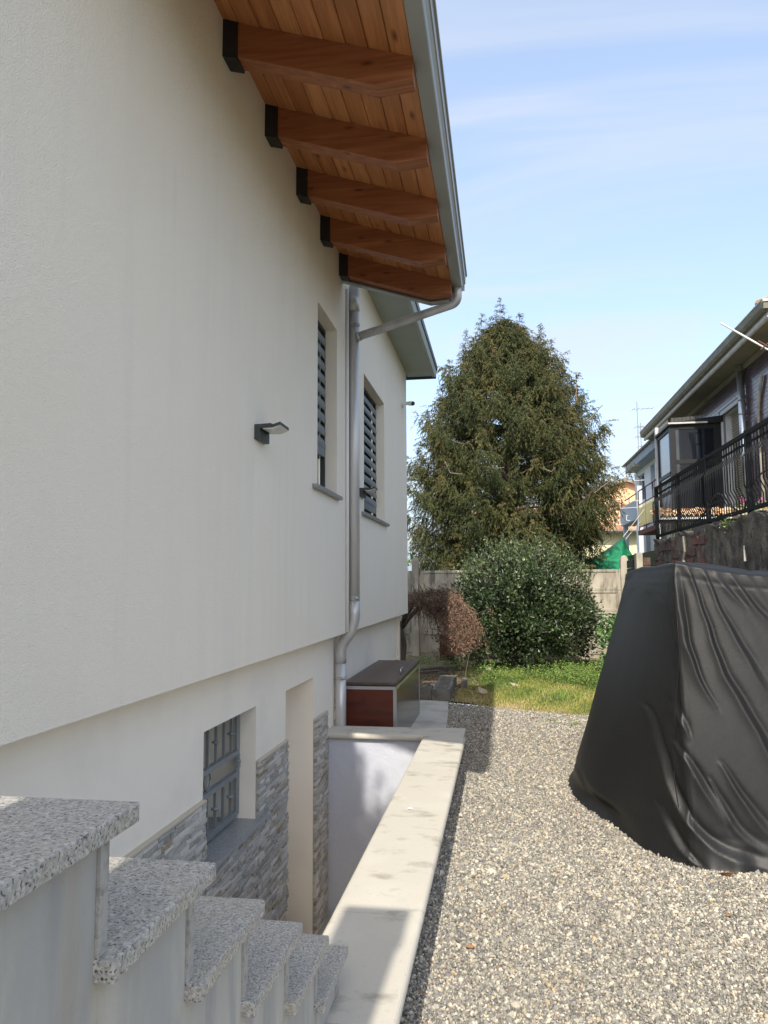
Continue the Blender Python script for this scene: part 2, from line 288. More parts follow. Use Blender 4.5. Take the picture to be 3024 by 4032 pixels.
# ================================================================ ground and terrain
XU, XL = -1.43, -1.56
WELL_Z = -1.25
g = G()
B = 400
g.add([(-B, -B, -.03), (B, -B, -.03), (B, -6, -.03), (-B, -6, -.03)], [(0, 1, 2, 3)])
g.add([(-B, 15.4, -.03), (B, 15.4, -.03), (B, 900, -.03), (-B, 900, -.03)], [(0, 1, 2, 3)])
g.add([(-B, -6, -.03), (-6, -6, -.03), (-6, 15.4, -.03), (-B, 15.4, -.03)], [(0, 1, 2, 3)])
g.add([(3.3, -6, -.03), (B, -6, -.03), (B, 15.4, -.03), (3.3, 15.4, -.03)], [(0, 1, 2, 3)])
tag(g.build('ground', M['earth']), kind='structure')
g = G(); g.add([(-.45, -6, 0), (3.3, -6, 0), (3.3, 9.45, 0), (.9, 9.42, 0), (.16, 9.66, 0), (-.45, 10.0, 0)], [(0, 1, 2, 3, 4, 5)])
g.add([(-.62, 6.8, -.002), (-.45, 6.8, -.002), (-.45, 10.0, -.002), (-.74, 10.15, -.002)], [(0, 1, 2, 3)])
tag(g.build('gravel_yard', M['gravelbase']), kind='structure')
g = G(); g.box(-1.9, -.66, -3, 6.7, WELL_Z - .1, WELL_Z); tag(g.build('stairwell_floor', M['concrete']), kind='structure')
# garden bed
def gz(x, y): return .018 * max(0, y - 9.4) + .012 * math.sin(3.1 * x + 1.7 * y) + .01 * math.sin(7 * x - 2 * y)
vs_, fs_ = [], []
NX, NY = 60, 40
for j in range(NY + 1):
    for i in range(NX + 1):
        x = -3.0 + 6.3 * i / NX
        y0 = 9.45 if x > .9 else (10.15 - (x + .74) * (.73 / 1.64) if x > -.74 else 10.0)
        y = y0 + (15.5 - y0) * j / NY
        vs_.append((x, y, .006 + gz(x, y) * (1 if j else .2)))
for j in range(NY):
    for i in range(NX):
        a = j * (NX + 1) + i; fs_.append((a, a + 1, a + NX + 2, a + NX + 1))
tag(np_mesh('garden_soil', vs_, fs_, M['soil'], smooth=True), kind='structure')
g = G(); g.add([(-1.56, 6.86, .03), (-.60, 6.86, .03), (-.63, 8.2, .03), (-.68, 9.3, .03), (-.74, 10.12, .03), (-1.0, 10.2, .03), (-1.56, 10.3, .03)], [(0, 1, 2, 3, 4, 5, 6)])
g.add([(-.60, 6.86, -.01), (-.63, 8.2, -.01), (-.68, 9.3, -.01), (-.74, 10.12, -.01), (-1.0, 10.2, -.01), (-.60, 6.86, .03), (-.63, 8.2, .03), (-.68, 9.3, .03), (-.74, 10.12, .03), (-1.0, 10.2, .03)],
      [(0, 1, 6, 5), (1, 2, 7, 6), (2, 3, 8, 7), (3, 4, 9, 8)])
tag(g.build('concrete_walkway', M['concrete']), kind='structure')
g = G(); g.box(3.32, 40, 8.0, 60, 0, 2.28); tag(g.build('raised_terrace', M['earth']), kind='structure')
g = G(); g.tube([(-.70, 10.16, .02), (-.45, 10.05, .025), (-.2, 9.95, .02)], .012, 6); tag(g.build('lawn_edging', M['blackedge']), 'thin black plastic edging between the shaded grass and gravel', 'edging')

# ---------------------------------------------------------------- gravel stones (geometry nodes instances of a small chipped stone)
pts = []
def zone(x0, x1, y0, y1, dens):
    n = int((x1 - x0) * (y1 - y0) * dens); return np.column_stack([rng.uniform(x0, x1, n), rng.uniform(y0, y1, n)])
P = np.vstack([zone(-.45, 1.5, 1.7, 3.2, 21000), zone(-.45, 1.7, 3.2, 5.0, 16000), zone(-.45, 1.3, 5.0, 7.2, 11000), zone(-.72, 1.6, 7.2, 10.3, 6500)])
edge = np.where(P[:, 0] > .9, 9.45, np.where(P[:, 0] > .16, 9.45 + (.9 - P[:, 0]) * .30, 9.67 + (.16 - P[:, 0]) * .52)) + rng.normal(0, .035, len(P))
P = P[P[:, 1] < edge]
walk = -.60 - (P[:, 1] - 6.86) * .043
P = P[(P[:, 0] > -.42) | ((P[:, 1] > 6.9) & (P[:, 0] > walk))]
P = P[P[:, 0] < .62 + (P[:, 1] * .22)]
s = rng.lognormal(math.log(.0043), .38, len(P)) * (1 + .06 * np.maximum(0, P[:, 1] - 3))
pz = rng.uniform(-.001, .008, len(P))
me = bpy.data.meshes.new('gravel_stones'); me.vertices.add(len(P)); me.vertices.foreach_set('co', np.column_stack([P, pz]).astype(np.float32).ravel())
a = me.attributes.new('sc', 'FLOAT_VECTOR', 'POINT'); a.data.foreach_set('vector', (s[:, None] * rng.uniform(.5, 1.5, (len(P), 3))).astype(np.float32).ravel())
a = me.attributes.new('ro', 'FLOAT_VECTOR', 'POINT'); a.data.foreach_set('vector', rng.uniform(0, 6.28, (len(P), 3)).astype(np.float32).ravel())
me.update(); gv = bpy.data.objects.new('gravel_stones', me); col.objects.link(gv); tag(gv, 'loose pale and grey gravel chippings covering the yard', 'gravel', kind='stuff')
def gn_inst(o, matl, kind='ico'):
    ng = bpy.data.node_groups.new('scatter', 'GeometryNodeTree'); ng.interface.new_socket('Geometry', in_out='INPUT', socket_type='NodeSocketGeometry'); ng.interface.new_socket('Geometry', in_out='OUTPUT', socket_type='NodeSocketGeometry')
    N = ng.nodes; L = ng.links; gi = N.new('NodeGroupInput'); go = N.new('NodeGroupOutput')
    ico = N.new('GeometryNodeMeshIcoSphere'); ico.inputs['Radius'].default_value = 1; ico.inputs['Subdivisions'].default_value = 1
    sm = N.new('GeometryNodeSetMaterial'); sm.inputs['Material'].default_value = matl; L.new(ico.outputs['Mesh'], sm.inputs['Geometry'])
    ip = N.new('GeometryNodeInstanceOnPoints'); L.new(gi.outputs[0], ip.inputs['Points']); L.new(sm.outputs[0], ip.inputs['Instance'])
    for nm, sk in (('sc', 'Scale'), ('ro', 'Rotation')):
        na = N.new('GeometryNodeInputNamedAttribute'); na.data_type = 'FLOAT_VECTOR'; na.inputs['Name'].default_value = nm; L.new(na.outputs['Attribute'], ip.inputs[sk])
    L.new(ip.outputs[0], go.inputs[0]); md = o.modifiers.new('scatter', 'NODES'); md.node_group = ng
gn_inst(gv, M['pebble'])

# ================================================================ the white house
house = empty('white_house', (-1.8, 4.0, 0), 'cream plastered house with timber eaves running along the stairwell and yard', 'house')
def hp(g, name, m, **k): return g.build(name, M[m], house, **k)
W1 = (5.72, 6.43, 2.362, 3.87); W2 = (7.76, 9.17, 2.335, 3.845)
def inw(W, u, v): return W[0] < u < W[1] and W[2] < v < W[3]
hp(G().holes('x', XU, .12, [-2.5, 11.42, W1[0], W1[1], W2[0], W2[1], 6.7], [1.14, 4.7, 4.9, W1[2], W1[3], W2[2], W2[3]],
             lambda u, v: not (inw(W1, u, v) or inw(W2, u, v)) and (u > 6.7 or v < 4.7)), 'upper_wall', 'plaster')
g = G().box(XU - .45, XU - .121, -2.5, 11.40, 1.1402, 1.35); hp(g, 'overhang_underside', 'plaster')
g = G().box(-7, XU - .121, 11.30, 11.418, -.1, 5.4); hp(g, 'gable_wall', 'plaster')
WG = (3.82, 4.67, .10, .825); WD = (5.33, 6.13, -1.25, .825)
hp(G().holes('x', XL, .45, [-2.5, 11.06, *WG[:2], *WD[:2]], [-1.3, 1.14, .10, .825, -1.25],
             lambda u, v: not (inw(WG, u, v) or inw(WD, u, v))), 'lower_wall', 'plaster_low')
hp(G().box(XL - .75, XL - .46, 5.2, 6.3, -1.3, .95), 'doorway_back', 'plaster_low')
hp(G().box(-7, XL - .451, 10.93, 11.055, -.1, 1.139), 'far_basement_wall', 'plaster_low')

# ledgestone cladding
regions = [(2.0, 3.82, -.15, .468), (3.82, 4.67, -.35, .085), (4.67, 5.33, -1.15, .468), (6.13, 6.57, -1.24, .468), (6.885, 11.06, .03, .468)]
bed = G()
for y0, y1, z0, z1 in regions: bed.box(XL - .005, XL + .012, y0 + .006, y1 - .006, z0, z1)
hp(bed, 'cladding_bed', 'mortar')
tr = G()
for y0, y1 in ((2.0, 3.82), (4.67, 5.33), (6.13, 6.57), (6.88, 11.06)): tr.box(XL - .004, XL + .026, y0, y1, .4685, .484)
hp(tr, 'cladding_trim', 'grout', bevel=.004)
variants = []
for k in range(12):
    r = random.Random(k); nu, nvv = 4, 2; v = []; f = []
    for j in range(nvv + 1):
        for i in range(nu + 1):
            d = r.uniform(0, .0045) + .004 + (.003 if k % 3 else -.003); 
            if i in (0, nu) or j in (0, nvv): d -= r.uniform(.000, .002)
            v.append((d, -.5 + i / nu, -.5 + j / nvv + (r.uniform(-.035, .035) if j in (0, nvv) else 0)))
    for j in range(nvv):
        for i in range(nu): a = j * (nu + 1) + i; f.append((a, a + 1, a + nu + 2, a + nu + 1))
    # skirt
    ring = [i for i in range(nu + 1)] + [(j + 1) * (nu + 1) - 1 for j in range(1, nvv + 1)] + [nvv * (nu + 1) + i for i in range(nu - 1, -1, -1)] + [j * (nu + 1) for j in range(nvv - 1, 0, -1)]
    n0 = len(v)
    for q in ring: v.append((-.012, v[q][1], v[q][2]))
    for i in range(len(ring)): i2 = (i + 1) % len(ring); f.append((ring[i2], ring[i], n0 + i, n0 + i2))
    m = bpy.data.meshes.new('stone'); m.from_pydata(v, [], f); m.materials.append(M['stone']); variants.append(m)
stones = []
rs = random.Random(3)
for y0, y1, z0, z1 in regions:
    z = z1
    while z > z0 + .012:
        h = rs.uniform(.018, .029); h = min(h, z - z0); y = y0 - (rs.uniform(0, .05))
        while y < y1 - .005:
            ln = rs.uniform(.06, .19); ya = max(y, y0 + .001); yb = min(y + ln, y1 - .001)
            if yb - ya > .012: stones.append((ya + .001, yb - .001, z - h + .001, z - .0008, rs.randrange(12), rs.uniform(0, .010), rs.random()))
            y += ln
        z -= h
def pix(x, y, z):
    d = (x, y, z - 1.6); c = [sum(R[i][k] * d[i] for i in range(3)) for k in range(3)]; return 1512 + 2950 * c[0] / c[2], 2016 - 2950 * c[1] / c[2]
lim = [(-9999, 3100), (518, 3135), (519, 3385), (831, 3400), (832, 3540), (1034, 3544), (1036, 3622), (1186, 3629), (1190, 3680), (1290, 3682), (9999, 3682)]
def vis(st):
    u, v = pix(XL, (st[0] + st[1]) / 2, (st[2] + st[3]) / 2)
    for i in range(len(lim) - 1):
        if lim[i][0] <= u < lim[i + 1][0]: return v < lim[i][1] and u > 0 and not (st[0] > 6.57 and st[2] < .28)
    return False
stones.sort(key=lambda st: (not vis(st), st[0] - (st[1] - st[0]) * 4))
for st in stones[:298]:
    o = bpy.data.objects.new('stone', variants[st[4]]); col.objects.link(o); o.parent = house
    o.location = Vector((XL + .014 + st[5], (st[0] + st[1]) / 2, (st[2] + st[3]) / 2)) - wloc(house); o.scale = (1, st[1] - st[0], st[3] - st[2])
V, Fq, C = [], [], []
for st in stones[298:]:
    m = variants[st[4]]; n0 = len(V)
    for vv in m.vertices: V.append((XL + .014 + st[5] + vv.co.x, (st[0] + st[1]) / 2 + vv.co.y * (st[1] - st[0]), (st[2] + st[3]) / 2 + vv.co.z * (st[3] - st[2]))); C.append(st[6])
    for p in m.polygons: Fq.append([n0 + i for i in p.vertices])
o = np_mesh('stone_cladding', V, Fq, M['stone_stuff'], parent=house, colors=C, origin=tuple(house.location)); tag(o, kind='stuff')

# basement sill and reveals
hp(G().box(XL - .44, XL + .045, 3.79, 4.80, .102, .131), 'granite_sill', 'sill', bevel=.002)
hp(G().box(XL - .35, XL - .32, 3.82, 4.669, .132, .824), 'inner_shutter', 'beige')

# upper windows
def window(W, y0s, y1s, zs0, first_open, name='window'):
    fr = G(); X = XU - .105
    fr.box(X - .04, X, W[0], W[0] + .03, W[2], W[3]); fr.box(X - .04, X, W[1] - .03, W[1], W[2], W[3]); fr.box(X - .04, X, W[0] + .03, W[1] - .03, W[3] - .03, W[3])
    wd = fr.build(name, M['darkmetal'], house)
    G().box(X - .09, X - .06, W[0], W[1], W[2], W[3]).build('back_panel', M['black' if not first_open else 'glass_light'], wd)
    if first_open: G().box(X - .058, X - .05, W[0], W[1], zs0, W[3]).build('blackout', M['black'], wd)
    base = None; z = W[3] - .04; p = .1165
    while z - p > zs0 - .02:
        prof = [(X - .028, z - .012), (X - .032, z - .020), (X + .002, z - p - .006), (X + .010, z - p + .004), (X + .011, z - p + .035), (X - .002, z - .040)]
        if base is None:
            base = G().prism(prof, W[0] + .031, W[1] - .031).build('shutter_slat', M['slat'], wd, origin=(X, (W[0] + W[1]) / 2, z)); zb_ = z
        else:
            c = base.copy(); col.objects.link(c); c.parent = wd; c.location = base.location + Vector((0, 0, z - zb_))
        z -= p
    G().box(X - .02, X + .004, W[0] + .031, W[1] - .031, z - .075, z - .004).build('bottom_rail', M['slat'], wd)
    G().box(XU - .11, XU + .04, y0s, y1s, W[2] - .03, W[2] + .001).build('window_sill', M['sill'], wd, bevel=.002)
window(W1, 5.56, 6.50, 2.70, True); window(W2, 7.60, 9.33, 2.44, False)

# timber eaves
def zb(x): return 4.635 - .325 * (x + 1.43)      # underside of the boards
beam_prof = [(XU, 4.437), (-.60, 4.165), (-.402, 4.178), (-.402, zb(-.402) - .002), (XU, zb(XU) - .002)]
b0 = None
for y in (2.145, 2.874, 3.603, 4.332, 5.066, 5.796, 6.52):
    if b0 is None:
        b0 = G().prism([(p[0] + 1.43, p[1] - 4.5) for p in beam_prof], -.055, .055).build('roof_beam', M['timber'], house, bevel=.003); b0.location = Vector((-1.43, y + .055, 4.5)) - wloc(house)
        b0.data.transform(Matrix.Translation(wloc(house)))
        s0 = G().prism([(-.02, -.075), (.083, -.105), (.083, .118), (-.02, .148)], -.063, .063).build('beam_shoe', M['shoe'], None, bevel=.002); s0.parent = b0; s0.location = (0, 0, 0)
        G().lathe((0, 0, 0), [(.006, 0), (.006, .004), (.003, .006)], 8)
    else:
        c = b0.copy(); col.objects.link(c); c.parent = house; c.location = Vector((-1.43, y + .055, 4.5)) - wloc(house)
        d = s0.copy(); col.objects.link(d); d.parent = c
nb = 9; x = -1.46; wbd = (1.46 - .400) / nb
for i in range(nb):
    xa = x + i * wbd; xb = xa + wbd - .004; prof = [(xa, zb(xa)), (xa + .004, zb(xa) - .003), (xb - .004, zb(xb) - .003), (xb, zb(xb)), (xb, zb(xb) + .02), (xa, zb(xa) + .02)]
    G().prism(prof, 1.72, 6.655).build('ceiling_board', M['board'], house)
hp(G().prism([(-4.5, zb(-4.5) + .022), (-.40, zb(-.40) + .022), (-.40, zb(-.40) + .11), (-4.5, zb(-4.5) + .16)], 1.72, 6.66), 'roof_slab', 'soffit')
hp(G().prism([(XU + .001, 4.42), (-.60, 4.150), (-.395, 4.163), (-.395, 4.40), (-.9, 4.575), (XU + .001, 4.74)], 6.662, 6.672).box(-.41, -.40, 6.62, 6.661, 4.165, 4.19), 'verge_trim', 'gutter')
hp(G().prism([(XU + .001, 4.410), (-.60, 4.140), (-.43, 4.150), (-.43, 4.163), (-.60, 4.152), (XU + .001, 4.423)], 6.62, 6.690), 'verge_lip', 'gutter')
gp = [(-.402, 4.290), (-.400, 4.284), (-.318, 4.278), (-.312, 4.284), (-.306, 4.325), (-.292, 4.345), (-.284, 4.350), (-.280, 4.415), (-.268, 4.420), (-.266, 4.432), (-.276, 4.437), (-.290, 4.432), (-.30, 4.36), (-.33, 4.30), (-.398, 4.300), (-.398, 4.42), (-.402, 4.42)]
hp(G().prism(gp, 1.70, 6.75).box(-.398, -.292, 6.742, 6.749, 4.285, 4.42), 'gutter', 'gutter')
# second roof beyond
hp(G().prism([(XU, 4.86), (-1.035, 4.86), (-1.035, 4.90), (-4.5, 6.0), (-4.5, 5.9), (XU, 4.92)], 6.70, 11.62), 'far_soffit', 'soffit')
hp(G().prism([(-1.034, 4.845), (-.985, 4.838), (-.968, 4.93), (-.975, 5.0), (-1.034, 5.0)], 6.70, 11.60), 'far_fascia', 'soffit')
hp(G().prism([(-.984, 4.945), (-.955, 4.945), (-.952, 5.02), (-.975, 5.03), (-4.5, 6.14), (-4.5, 6.0), (-1.03, 5.001), (-.974, 5.001)], 6.68, 11.66), 'far_roof_edge', 'darkmetal')
hp(G().box(XU - .3, -.975, 11.62, 11.64, 4.82, 4.95), 'far_end_trim', 'darkmetal')

# basement grille: hinged to the window
gr = G(); X0 = -1.672
gr.box(X0, X0 + .012, 4.60, 4.655, .165, .815)
wg = empty('window_grille', (X0, 4.25, .16), 'grey iron grille with knobbed bars in the basement window recess', 'window grille')
gr.build('stile', M['iron'], wg, bevel=.001)
for a_, b_ in ((.165, .195), (.405, .435), (.535, .565), (.79, .815)):
    G().box(X0 - .012, X0 + .022, 3.83, 4.60, a_, b_).build('rail', M['iron'], wg, bevel=.001)
for k, yb in enumerate((3.90, 4.02, 4.145, 4.27, 4.395, 4.52)):
    for (z0, z1) in ((.195, .405), (.565, .79)):
        bb = G().box(X0 - .005, X0 + .011, yb - .007, yb + .007, z0, z1).build('bar', M['iron'], wg)
        if k % 2 == 1: G().lathe((X0 + .003, yb, (z0 + z1) / 2 - .012), [(.008, 0), (.012, .004), (.022, .009), (.024, .013), (.022, .017), (.012, .022), (.008, .026)], 12).build('knob', M['iron'], bb, smooth=True)
ring = [(X0 + .003, 4.15 + .045 * math.cos(t), .485 + .049 * math.sin(t)) for t in np.linspace(0, 2 * math.pi, 25)]
G().tube(ring, .006, 6).build('ring', M['iron'], wg, smooth=True)
G().lathe((X0 + .014, 4.63, .49), [(.014, -.01), (.016, 0), (.012, .008)], 10).box(X0 + .012, X0 + .018, 4.61, 4.65, .45, .53).build('lock', M['iron'], wg)

# ================================================================ fittings on the house wall
dp = empty('downpipe', (-1.495, 6.9, .03), 'round zinc downpipe bending back under the overhang beside the brown chest', 'downpipe')
def curve(pts, n=6):
    pts = [Vector(p) for p in pts]; o = [pts[0]]
    for i in range(1, len(pts) - 1):
        a, b, c = pts[i - 1], pts[i], pts[i + 1]; da = (a - b); dc = (c - b); r = min(da.length, dc.length) * .48
        p = b + da.normalized() * r; q = b + dc.normalized() * r
        for k in range(n + 1): t = k / n; o.append(p * (1 - t) ** 2 + b * 2 * t * (1 - t) + q * t * t)
    o.append(pts[-1]); return o
G().tube([(-1.362, 6.88, 4.45), (-1.362, 6.88, 1.42)] , .050, 24).build('pipe', M['pipe'], dp, smooth=False)
for p in bpy.data.objects[-1:]: pass
G().tube(curve([(-1.362, 6.88, 1.43), (-1.362, 6.88, 1.20), (-1.495, 6.90, 1.02), (-1.495, 6.90, .86)], 10), .0515, 24).build('elbow', M['pipe'], dp, smooth=True)
G().tube([(-1.495, 6.90, .87), (-1.495, 6.90, .02)], .050, 24).build('lower_pipe', M['pipe'], dp, smooth=True)
G().tube([(-1.362, 6.88, 4.38), (-1.362, 6.88, 4.20)], .0525, 24).build('sleeve', M['pipe'], dp, smooth=True)
G().tube(curve([(-.357, 6.655, 4.300), (-.352, 6.68, 4.150), (-.50, 6.72, 4.125), (-1.33, 6.87, 3.945)], 12), .040, 20).build('branch_pipe', M['pipe'], dp, smooth=True)
G().tube([(-1.30, 6.865, 3.952), (-1.322, 6.868, 3.947)], .046, 20).build('branch_collar', M['pipe'], dp, smooth=True)
for xx, z in ((-1.362, 4.07), (-1.362, 1.46), (-1.495, .73)):
    yy = 6.88 if xx > -1.4 else 6.9; bk = G()
    for dz in (-.009, .009): bk.tube([(xx, yy, z + dz - .004), (xx, yy, z + dz + .004)], .0555, 24)
    bk.tube([(xx - .05, yy - .03, z), (xx - .09 - (.0 if xx > -1.4 else -.02), yy - .03, z)], .005, 6); bk.box(xx + .02, xx + .045, yy - .065, yy - .045, z - .008, z + .008)
    bk.build('pipe_bracket', M['pipe'], dp)
for o in dp.children:
    for p in o.data.polygons:
        if len(p.vertices) == 4: p.use_smooth = True
cd = G().tube([(-1.414, 6.815, 4.40), (-1.414, 6.815, 1.15)], .016, 12).build('cable_conduit', M['white'], origin=(-1.414, 6.815, 1.15), smooth=True)
tag(cd, 'slim white cable conduit on the wall just left of the downpipe', 'conduit')

def wall_lamp(y, z, label):
    t = empty('wall_lamp', (XU, y, z), label, 'wall lamp', 'anthracite lamps on the house wall')
    x = XU
    G().box(x, x + .035, y, y + .186, z - .088, z).build('wall_plate', M['darkmetal'], t, bevel=.002)
    G().prism([(x + .035, z), (x + .100, z + .003), (x + .112, z - .003), (x + .112, z - .022), (x + .035, z - .024)], y, y + .18).build('arm', M['darkmetal'], t, bevel=.001)
    G().prism([(x + .113, z - .002), (x + .120, z - .002), (x + .158, z + .010), (x + .158, z - .008), (x + .113, z - .022)], y + .001, y + .185).build('head', M['darkmetal'], t, bevel=.001)
    G().prism([(x + .052, z - .0245), (x + .112, z - .0225), (x + .156, z - .0085), (x + .156, z - .012), (x + .112, z - .030), (x + .052, z - .029)], y + .006, y + .178).build('diffuser', M['lens'], t)
    G().lathe((x + .112, y + .09, z - .030), [(.006, 0), (.004, -.004)], 8).build('sensor', M['white'], t)
wall_lamp(4.187, 2.537, 'dark grey wall lamp on the open plaster left of the narrow window')
wall_lamp(7.50, 2.570, 'dark grey wall lamp half hidden behind the downpipe by the wide window')

t = empty('security_camera', (XU, 10.9, 4.255), 'small white security camera near the far upper corner of the house wall', 'security camera')
G().tube([(XU, 10.9, 4.255), (XU + .028, 10.9, 4.255)], .055, 20).build('mount', M['white'], t, bevel=.004)
G().tube([(XU + .028, 10.9, 4.245), (XU + .085, 10.89, 4.245)], .010, 8).build('arm', M['white'], t)
G().tube([(XU + .075, 10.93, 4.27), (XU + .125, 10.86, 4.25), (XU + .18, 10.77, 4.225)], [.026, .034, .034], 16).build('body', M['white'], t, smooth=False)
G().tube([(XU + .180, 10.771, 4.2255), (XU + .184, 10.765, 4.224)], .028, 16).build('lens', M['black'], t)

# ================================================================ stairwell parapet
pw = empty('stairwell_parapet', (-.515, 3.0, -1.2), 'low parapet wall with pale cast stone coping around the basement stairwell', 'parapet')
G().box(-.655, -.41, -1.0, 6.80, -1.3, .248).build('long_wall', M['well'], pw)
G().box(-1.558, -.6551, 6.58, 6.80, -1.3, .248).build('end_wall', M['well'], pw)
def cope_prof(x0, x1, z0, z1):
    r = (z1 - z0) / 2; pr = [(x0 + .012, z0)]
    for k in range(9): a = -math.pi / 2 - math.pi * k / 8; pr.append((x0 + r * .8 + r * .8 * math.cos(a), z0 + r + r * math.sin(a)))
    for k in range(9): a = math.pi / 2 - math.pi * k / 8; pr.append((x1 - r * .8 + r * .8 * math.cos(a), z0 + r + r * math.sin(a)))
    return pr[1:]
ys = [-1.0, -.2, .75, 1.52, 2.30, 3.05, 4.02, 4.98, 5.94]
for i in range(len(ys)):
    y0 = ys[i]; y1 = ys[i + 1] if i + 1 < len(ys) else 6.885
    if i + 1 < len(ys): gg = G().prism(cope_prof(-.695, -.333, .252, .300), y0 + .0025, y1 - .0025)
    else: gg = G().prism(cope_prof(-.695, -.333, .252, .300), y0 + .0015, 6.50).box(-.655, -.35, 6.50, 6.885, .252, .2995)
    o = gg.build('coping_stone', M['coping'], pw)
def cross_prof(y0, y1, z0, z1): return cope_prof(y0, y1, z0, z1)
for x0, x1 in ((-1.558, -1.352), (-1.349, -.6555)):
    G().prism([(p[0], p[1]) for p in cope_prof(6.525, 6.885, .250, .2985)], x0, x1, axis='x').build('coping_stone', M['coping'], pw)

# ================================================================ granite staircase
st = empty('granite_staircase', (-1.0, .9, .0), 'outdoor staircase of speckled granite treads stepping down beside the camera', 'staircase')
yf = [1.033, 1.330, 1.616, 1.926, 2.222, 2.496]; zt = [1.292, 1.104, .926, .748, .585, .432]
xr = -.515
G().box(-1.53, xr, .700, 1.033, 1.264, 1.292).build('tread', M['granite'], st, bevel=.003)
G().box(-1.53, xr + .004, -.25, .697, 1.262, 1.291).build('landing_slab', M['granite'], st, bevel=.003)
for i in range(1, 6):
    G().box(-1.53, xr, yf[i - 1] - .062, yf[i], zt[i] - .030, zt[i]).build('tread', M['granite'], st, bevel=.003)
for i in range(6):
    zl = zt[i + 1] if i < 5 else .30
    G().box(-1.53, xr - .024, yf[i] - .060, yf[i] - .038, zl + .0005, zt[i] - .031).build('riser', M['granite_edge'], st, bevel=.001)
# side wall following the steps
prof = [(-.25, .303), (-.25, 1.261)]
prof.append((yf[0] - .061, 1.261))
for i in range(1, 6): prof += [(yf[i - 1] - .061, zt[i] - .031), (yf[i] - .061, zt[i] - .031)]
prof += [(yf[5] - .061, .303)]
G().prism(prof, -1.53, -.545, axis='x').build('side_wall', M['stairwall'], st)
# steps going on down inside the well
yb, zc = yf[5] - .06, .432
for k in range(9):
    zc -= .172; y1 = yb + .30
    G().box(-1.52, -.70, yb - .02, y1, zc - .03, zc).build('tread', M['granite'], st, bevel=.003)
    G().box(-1.52, -.72, yb, y1 - .03, WELL_Z, zc - .031).build('step_core', M['stairwall'], st)
    yb = y1 - .02
pil = G().box(-.725, -.485, -.53, -.28, 0, 3.26).box(-.74, -.475, -.545, -.265, 3.26, 3.31).build('gate_pillar', M['plaster'], origin=(-.605, -.4, 0), bevel=.004)
tag(pil, 'square plastered pillar at the head of the stairs', 'pillar')
# ================================================================ storage chest
ch = empty('storage_chest', (-1.26, 8.1, .03), 'brown outdoor storage chest with aluminium edges standing against the house', 'chest')
x0, x1, y0, y1, z0, z1 = -1.510, -1.010, 7.12, 9.15, .032, .622
G().box(x0 + .02, x1 - .028, y0 + .004, y0 + .018, z0, z1 - .03).build('front_panel', M['boxpanel'], ch)
G().box(x1 - .016, x1 - .004, y0 + .028, y1 - .02, z0, z1 - .03).build('side_panel', M['boxside'], ch)
G().box(x0, x0 + .012, y0 + .02, y1, z0, z1 - .03).build('back_panel', M['boxpanel'], ch)
G().box(x0 + .012, x1 - .017, y1 - .02, y1 - .005, z0, z1 - .03).build('far_panel', M['boxpanel'], ch)
for a_ in ((x0, x1, y0, y0 + .012, z1 - .03, z1), (x1 - .012, x1, y0 + .012, y1, z1 - .03, z1), (x1 - .028, x1, y0, y0 + .004, z0, z1 - .031), (x1 - .003, x1 + .001, y0 + .004, y0 + .03, z0, z1 - .031), (x1 - .003, x1 + .001, y1 - .02, y1, z0, z1 - .031), (x0, x0 + .02, y0, y0 + .004, z0, z1 - .031)):
    G().box(*a_).build('edge_trim', M['alu'], ch)
ld = G().box(x0 - .004, x1 - .002, y0 - .008, y1 + .01, z1 + .012, z1 + .038).build('lid', M['lid'], ch, bevel=.003)
G().tube(curve([(x1 - .05, 7.82, z1 + .038), (x1 - .05, 7.82, z1 + .085), (x1 - .05, 8.02, z1 + .085), (x1 - .05, 8.02, z1 + .038)], 4), .007, 8).build('handle', M['alu'], ld, smooth=True)
G().box(x0 + .01, x1 - .015, y0 + .01, y1 - .01, z1, z1 + .0115).build('lid_batten', M['black'], ch)

# ================================================================ covered object
def catmull(P, n):
    P = np.array(P, float); out = []; N = len(P)
    seg = np.linalg.norm(np.roll(P, -1, 0)[:, :2] - P[:, :2], axis=1)
    return P, seg
bot = [(1.35, 8.75, 0), (.80, 7.75, 0), (.56, 6.75, 0), (.485, 6.15, 0), (.545, 5.63, 0), (.667, 5.28, 0), (.825, 4.83, 0), (.98, 4.63, 0), (1.07, 4.575, 0), (1.41, 4.55, 0), (2.0, 4.58, 0), (2.98, 4.66, 0), (3.07, 4.9, 0), (3.07, 8.4, 0), (2.4, 8.8, 0)]
top = [(1.45, 8.3, 1.66), (1.2, 7.6, 1.68), (1.12, 6.8, 1.695), (1.10, 6.45, 1.70), (1.093, 6.0, 1.70), (1.085, 5.65, 1.70), (1.075, 5.2, 1.705), (1.066, 4.97, 1.708), (1.10, 4.905, 1.705), (1.45, 4.9, 1.640), (2.0, 4.93, 1.60), (2.85, 5.0, 1.56), (2.95, 5.15, 1.56), (2.95, 8.05, 1.58), (2.4, 8.3, 1.62)]
cnt = [14, 16, 16, 18, 16, 20, 24, 16, 50, 64, 50, 6, 20, 10, 10]
def dense(P):
    N = len(P); o = []
    P = [np.array(p) for p in P]
    for i in range(N):
        a, b, c, d = P[(i - 1) % N], P[i], P[(i + 1) % N], P[(i + 2) % N]
        k = cnt[i]
        for j in range(k):
            t = j / k
            q = .5 * ((2 * b) + (-a + c) * t + (2 * a - 5 * b + 4 * c - d) * t * t + (-a + 3 * b - 3 * c + d) * t ** 3) if i not in (10, 11, 12, 13, 14) else b * (1 - t) + c * t
            o.append(q)
    return np.array(o)
Bq, Tq = dense(bot), dense(top); nu = len(Bq); nv = 150
Vv = np.linspace(0, 1, nv)
